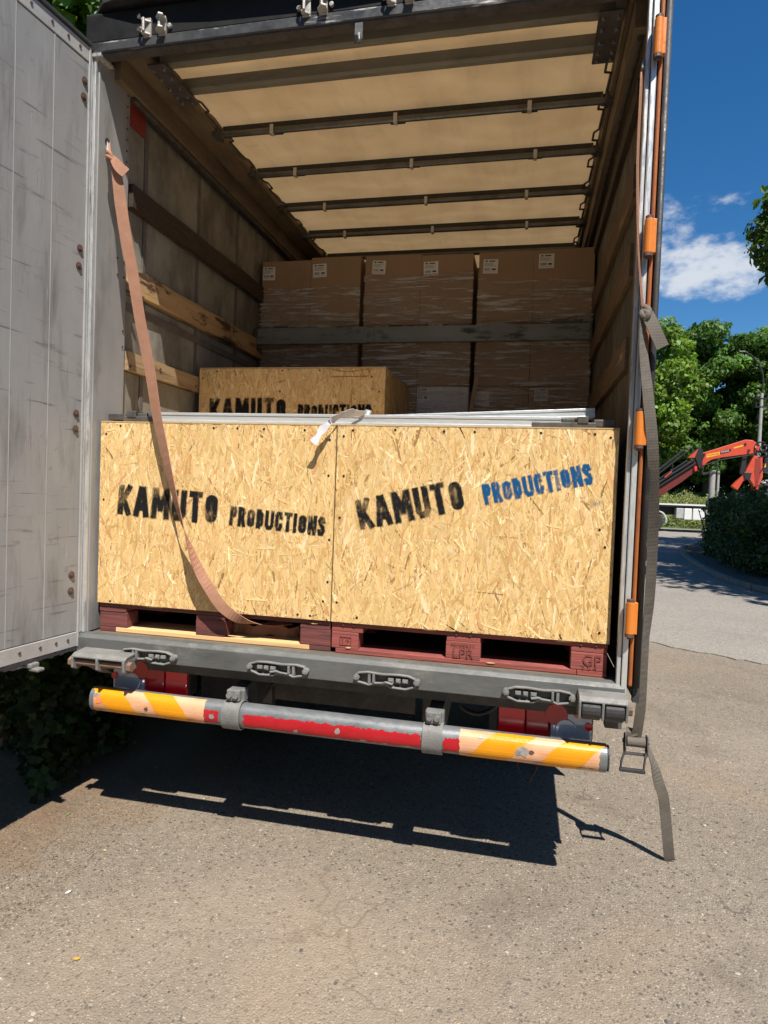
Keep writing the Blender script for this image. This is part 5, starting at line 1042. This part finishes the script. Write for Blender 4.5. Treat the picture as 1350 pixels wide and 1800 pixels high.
for wx in (6.4, 7.75, 14.3):
    w = mk('wheel', MB().cyl((wx, KY - 1.18, .54), (wx, KY - .7, .54), .53, n=32), m_tyre, K, bevel=.05); mk('rim', MB().cyl((wx, KY - 1.20, .54), (wx, KY - 1.1, .54), .29, n=24), m_grey, w, bevel=.02)
mk('mudguard', MB().tube(smooth_path([(7.7, KY - 1.0, 1.2), (8.2, KY - 1.0, 1.05), (8.42, KY - 1.0, .72), (8.42, KY - 1.0, .5)], 4), .07, 8), m_grey, K)
for a, b, mt in ((8.90, 9.28, m_grey), (9.31, 9.70, m_white), (9.75, 10.35, m_white), (10.4, 11.2, m_grey)): mk('locker', MB().box(a, b, KY - 1.2, KY - .7, .72 if mt is m_white else .78, 1.34), mt, K, bevel=.03)
cabm = wmat('cab_white', (.6, .6, .58), (.68, .68, .66), scale=4, rough=.35, bump=0)
cab = mk('cab', MB().prism([(13.5, .7), (13.5, 2.9), (14.0, 3.1), (15.0, 3.05), (15.5, 2.1), (15.6, .7)], 'y', KY - 1.2, KY + 1.2), cabm, K, bevel=.06); mk('cab_window', MB().prism([(14.1, 1.95), (14.1, 2.75), (14.85, 2.75), (15.2, 1.95)], 'y', KY - 1.215, KY - 1.2), m_craned, cab)

# ------------------------------------------------------------------ creeper and shrub beside the lorry on the left
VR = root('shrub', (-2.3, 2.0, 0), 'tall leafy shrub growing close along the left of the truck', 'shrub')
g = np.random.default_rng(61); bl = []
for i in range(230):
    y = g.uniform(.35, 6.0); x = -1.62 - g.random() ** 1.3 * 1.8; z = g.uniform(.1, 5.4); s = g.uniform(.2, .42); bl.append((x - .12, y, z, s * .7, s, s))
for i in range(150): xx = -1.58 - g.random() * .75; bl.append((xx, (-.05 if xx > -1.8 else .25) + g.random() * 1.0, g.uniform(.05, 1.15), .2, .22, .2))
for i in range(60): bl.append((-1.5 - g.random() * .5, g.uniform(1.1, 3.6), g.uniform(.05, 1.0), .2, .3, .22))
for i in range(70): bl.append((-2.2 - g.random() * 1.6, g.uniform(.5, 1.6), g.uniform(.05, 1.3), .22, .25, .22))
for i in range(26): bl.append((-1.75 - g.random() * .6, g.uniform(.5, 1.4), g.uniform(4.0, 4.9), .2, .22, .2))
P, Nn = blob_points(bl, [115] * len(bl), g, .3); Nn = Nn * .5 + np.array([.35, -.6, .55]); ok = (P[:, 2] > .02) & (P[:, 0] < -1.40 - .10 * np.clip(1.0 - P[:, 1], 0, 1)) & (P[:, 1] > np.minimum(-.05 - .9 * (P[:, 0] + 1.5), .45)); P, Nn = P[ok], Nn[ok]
low_shade = P[:, 2] < 1.5  # low leaves get a darker colour that carries the door and truck shade
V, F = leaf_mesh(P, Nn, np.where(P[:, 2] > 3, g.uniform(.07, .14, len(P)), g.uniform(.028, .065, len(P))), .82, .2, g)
npmesh('foliage', V, F, m_leaf, VR, np.repeat(leafcols(len(P), (.10, .20, .03), g, .28) * np.where(low_shade, .20, 1.0)[:, None], 4, 0), kind='stuff')
for i in range(9):
    y = .6 + i * .6; x = -2.1 + rnd.uniform(-.3, .3); mk('stem', MB().tube(smooth_path([(x, y, 0), (x - .1, y + .1, 1.6), (x + .1, y, 3.2), (x + rnd.uniform(-.2, .3), y + .1, 4.8)], 4), .03, 6, radii=list(np.linspace(.045, .012, 13))), m_bark, VR)

# ------------------------------------------------------------------ loose stones and litter on the ground
def pebbles(name, n, fx, size, palette, seed, label):
    g = np.random.default_rng(seed); x, y = fx(g, n); s = size(g, n); base = np.array([(1,0,0),(.3,.95,0),(-.8,.6,0),(-.8,-.6,0),(.3,-.95,0),(0,0,1)], float)
    a = g.uniform(0, 2*PI, n); ca_, sa = np.cos(a)[:, None], np.sin(a)[:, None]; B = base[None] * (1 + g.normal(0, .15, (n, 6, 3)))
    V = np.stack([(B[:, :, 0]*ca_ - B[:, :, 1]*sa*.75) * s[:, None] + x[:, None], (B[:, :, 0]*sa + B[:, :, 1]*ca_*.75) * s[:, None] + y[:, None], np.maximum(B[:, :, 2], 0) * s[:, None] * .38 + .0006], 2).reshape(-1, 3)
    f = np.array([(0,1,5),(1,2,5),(2,3,5),(3,4,5),(4,0,5)]); F = (np.arange(n)[:, None, None] * 6 + f[None]).reshape(-1, 3)
    C = np.array(palette)[g.integers(0, len(palette), n)] * g.uniform(.75, 1.2, (n, 1)); npmesh(name, V, F, m_stone, None, np.repeat(C, 6, 0), label=label, cat='gravel', kind='stuff')
def near(g, n): return g.uniform(-2.6, 3.6, n), -2.0 + g.random(n) * 7.0
pebbles('fine_gravel', 15000, near, lambda g, n: np.clip(g.lognormal(math.log(.0034), .4, n), .0015, .009), [(.30, .25, .19), (.40, .35, .28), (.17, .145, .12), (.25, .20, .15), (.085, .075, .07), (.14, .115, .095)], 1, 'fine gravel scattered over the worn asphalt')
pebbles('loose_stones', 3200, near, lambda g, n: np.clip(g.lognormal(math.log(.0062), .35, n), .004, .014), [(.11, .095, .085), (.33, .29, .24), (.19, .15, .12), (.075, .068, .066), (.22, .18, .14), (.09, .08, .075)], 2, 'scattered dark and pale pebbles on the asphalt')
g = np.random.default_rng(9); n = 9000; x = -1.05 - np.abs(g.normal(0, .45, n)) + .1; y = g.uniform(-.9, .55, n); x = x + np.where(g.random(n) < .25, g.normal(.25, .3, n), 0)
P = np.stack([x, y, .003 + .006 * g.random(n)], 1); V, F = leaf_mesh(P, np.stack([g.normal(0, .25, n), g.normal(0, .25, n), np.ones(n)], 1), g.uniform(.005, .022, n), .09, .0, g)
C = np.array([(.20, .115, .05), (.14, .08, .035), (.27, .175, .085), (.09, .05, .026)])[g.integers(0, 4, n)] * g.uniform(.7, 1.2, (n, 1))
npmesh('dry_litter', V, F, m_stone, None, np.repeat(C, 4, 0), label='dry brown needles and litter along the foot of the shrub', cat='litter', kind='stuff')
for i, (lx, ly, c) in enumerate(((-.95, -.25, (.42, .33, .18)), (-.62, -.86, (.70, .33, .03)), (-.9, -.55, (.60, .58, .55)), (.70, -.80, (.55, .42, .06)), (3.0, 4.25, (.55, .40, .10)), (-1.32, -.02, (.14, .24, .05)))):
    a = rnd.uniform(0, 6); s = rnd.uniform(.010, .017); q = [(-1, 0), (-.3, .45), (.5, .4), (1, 0), (.4, -.45), (-.4, -.4)]; mb = MB()
    mb.prism([(lx + s*(u*math.cos(a) - v*math.sin(a)), ly + s*(u*math.sin(a) + v*math.cos(a))) for u, v in q], 'z', .004, .0055)
    mk('fallen_leaf', mb, plain('leaf_tone', c, .7), label=['tan dead leaf on the asphalt near the shrub', 'small orange leaf on the asphalt, front left', 'pale scrap on the asphalt, front left', 'tiny yellow leaf on the asphalt, front centre', 'yellowed leaf by the road edge', 'small green leaf at the edge of the door shadow'][i], cat='leaf', group='fallen leaves')
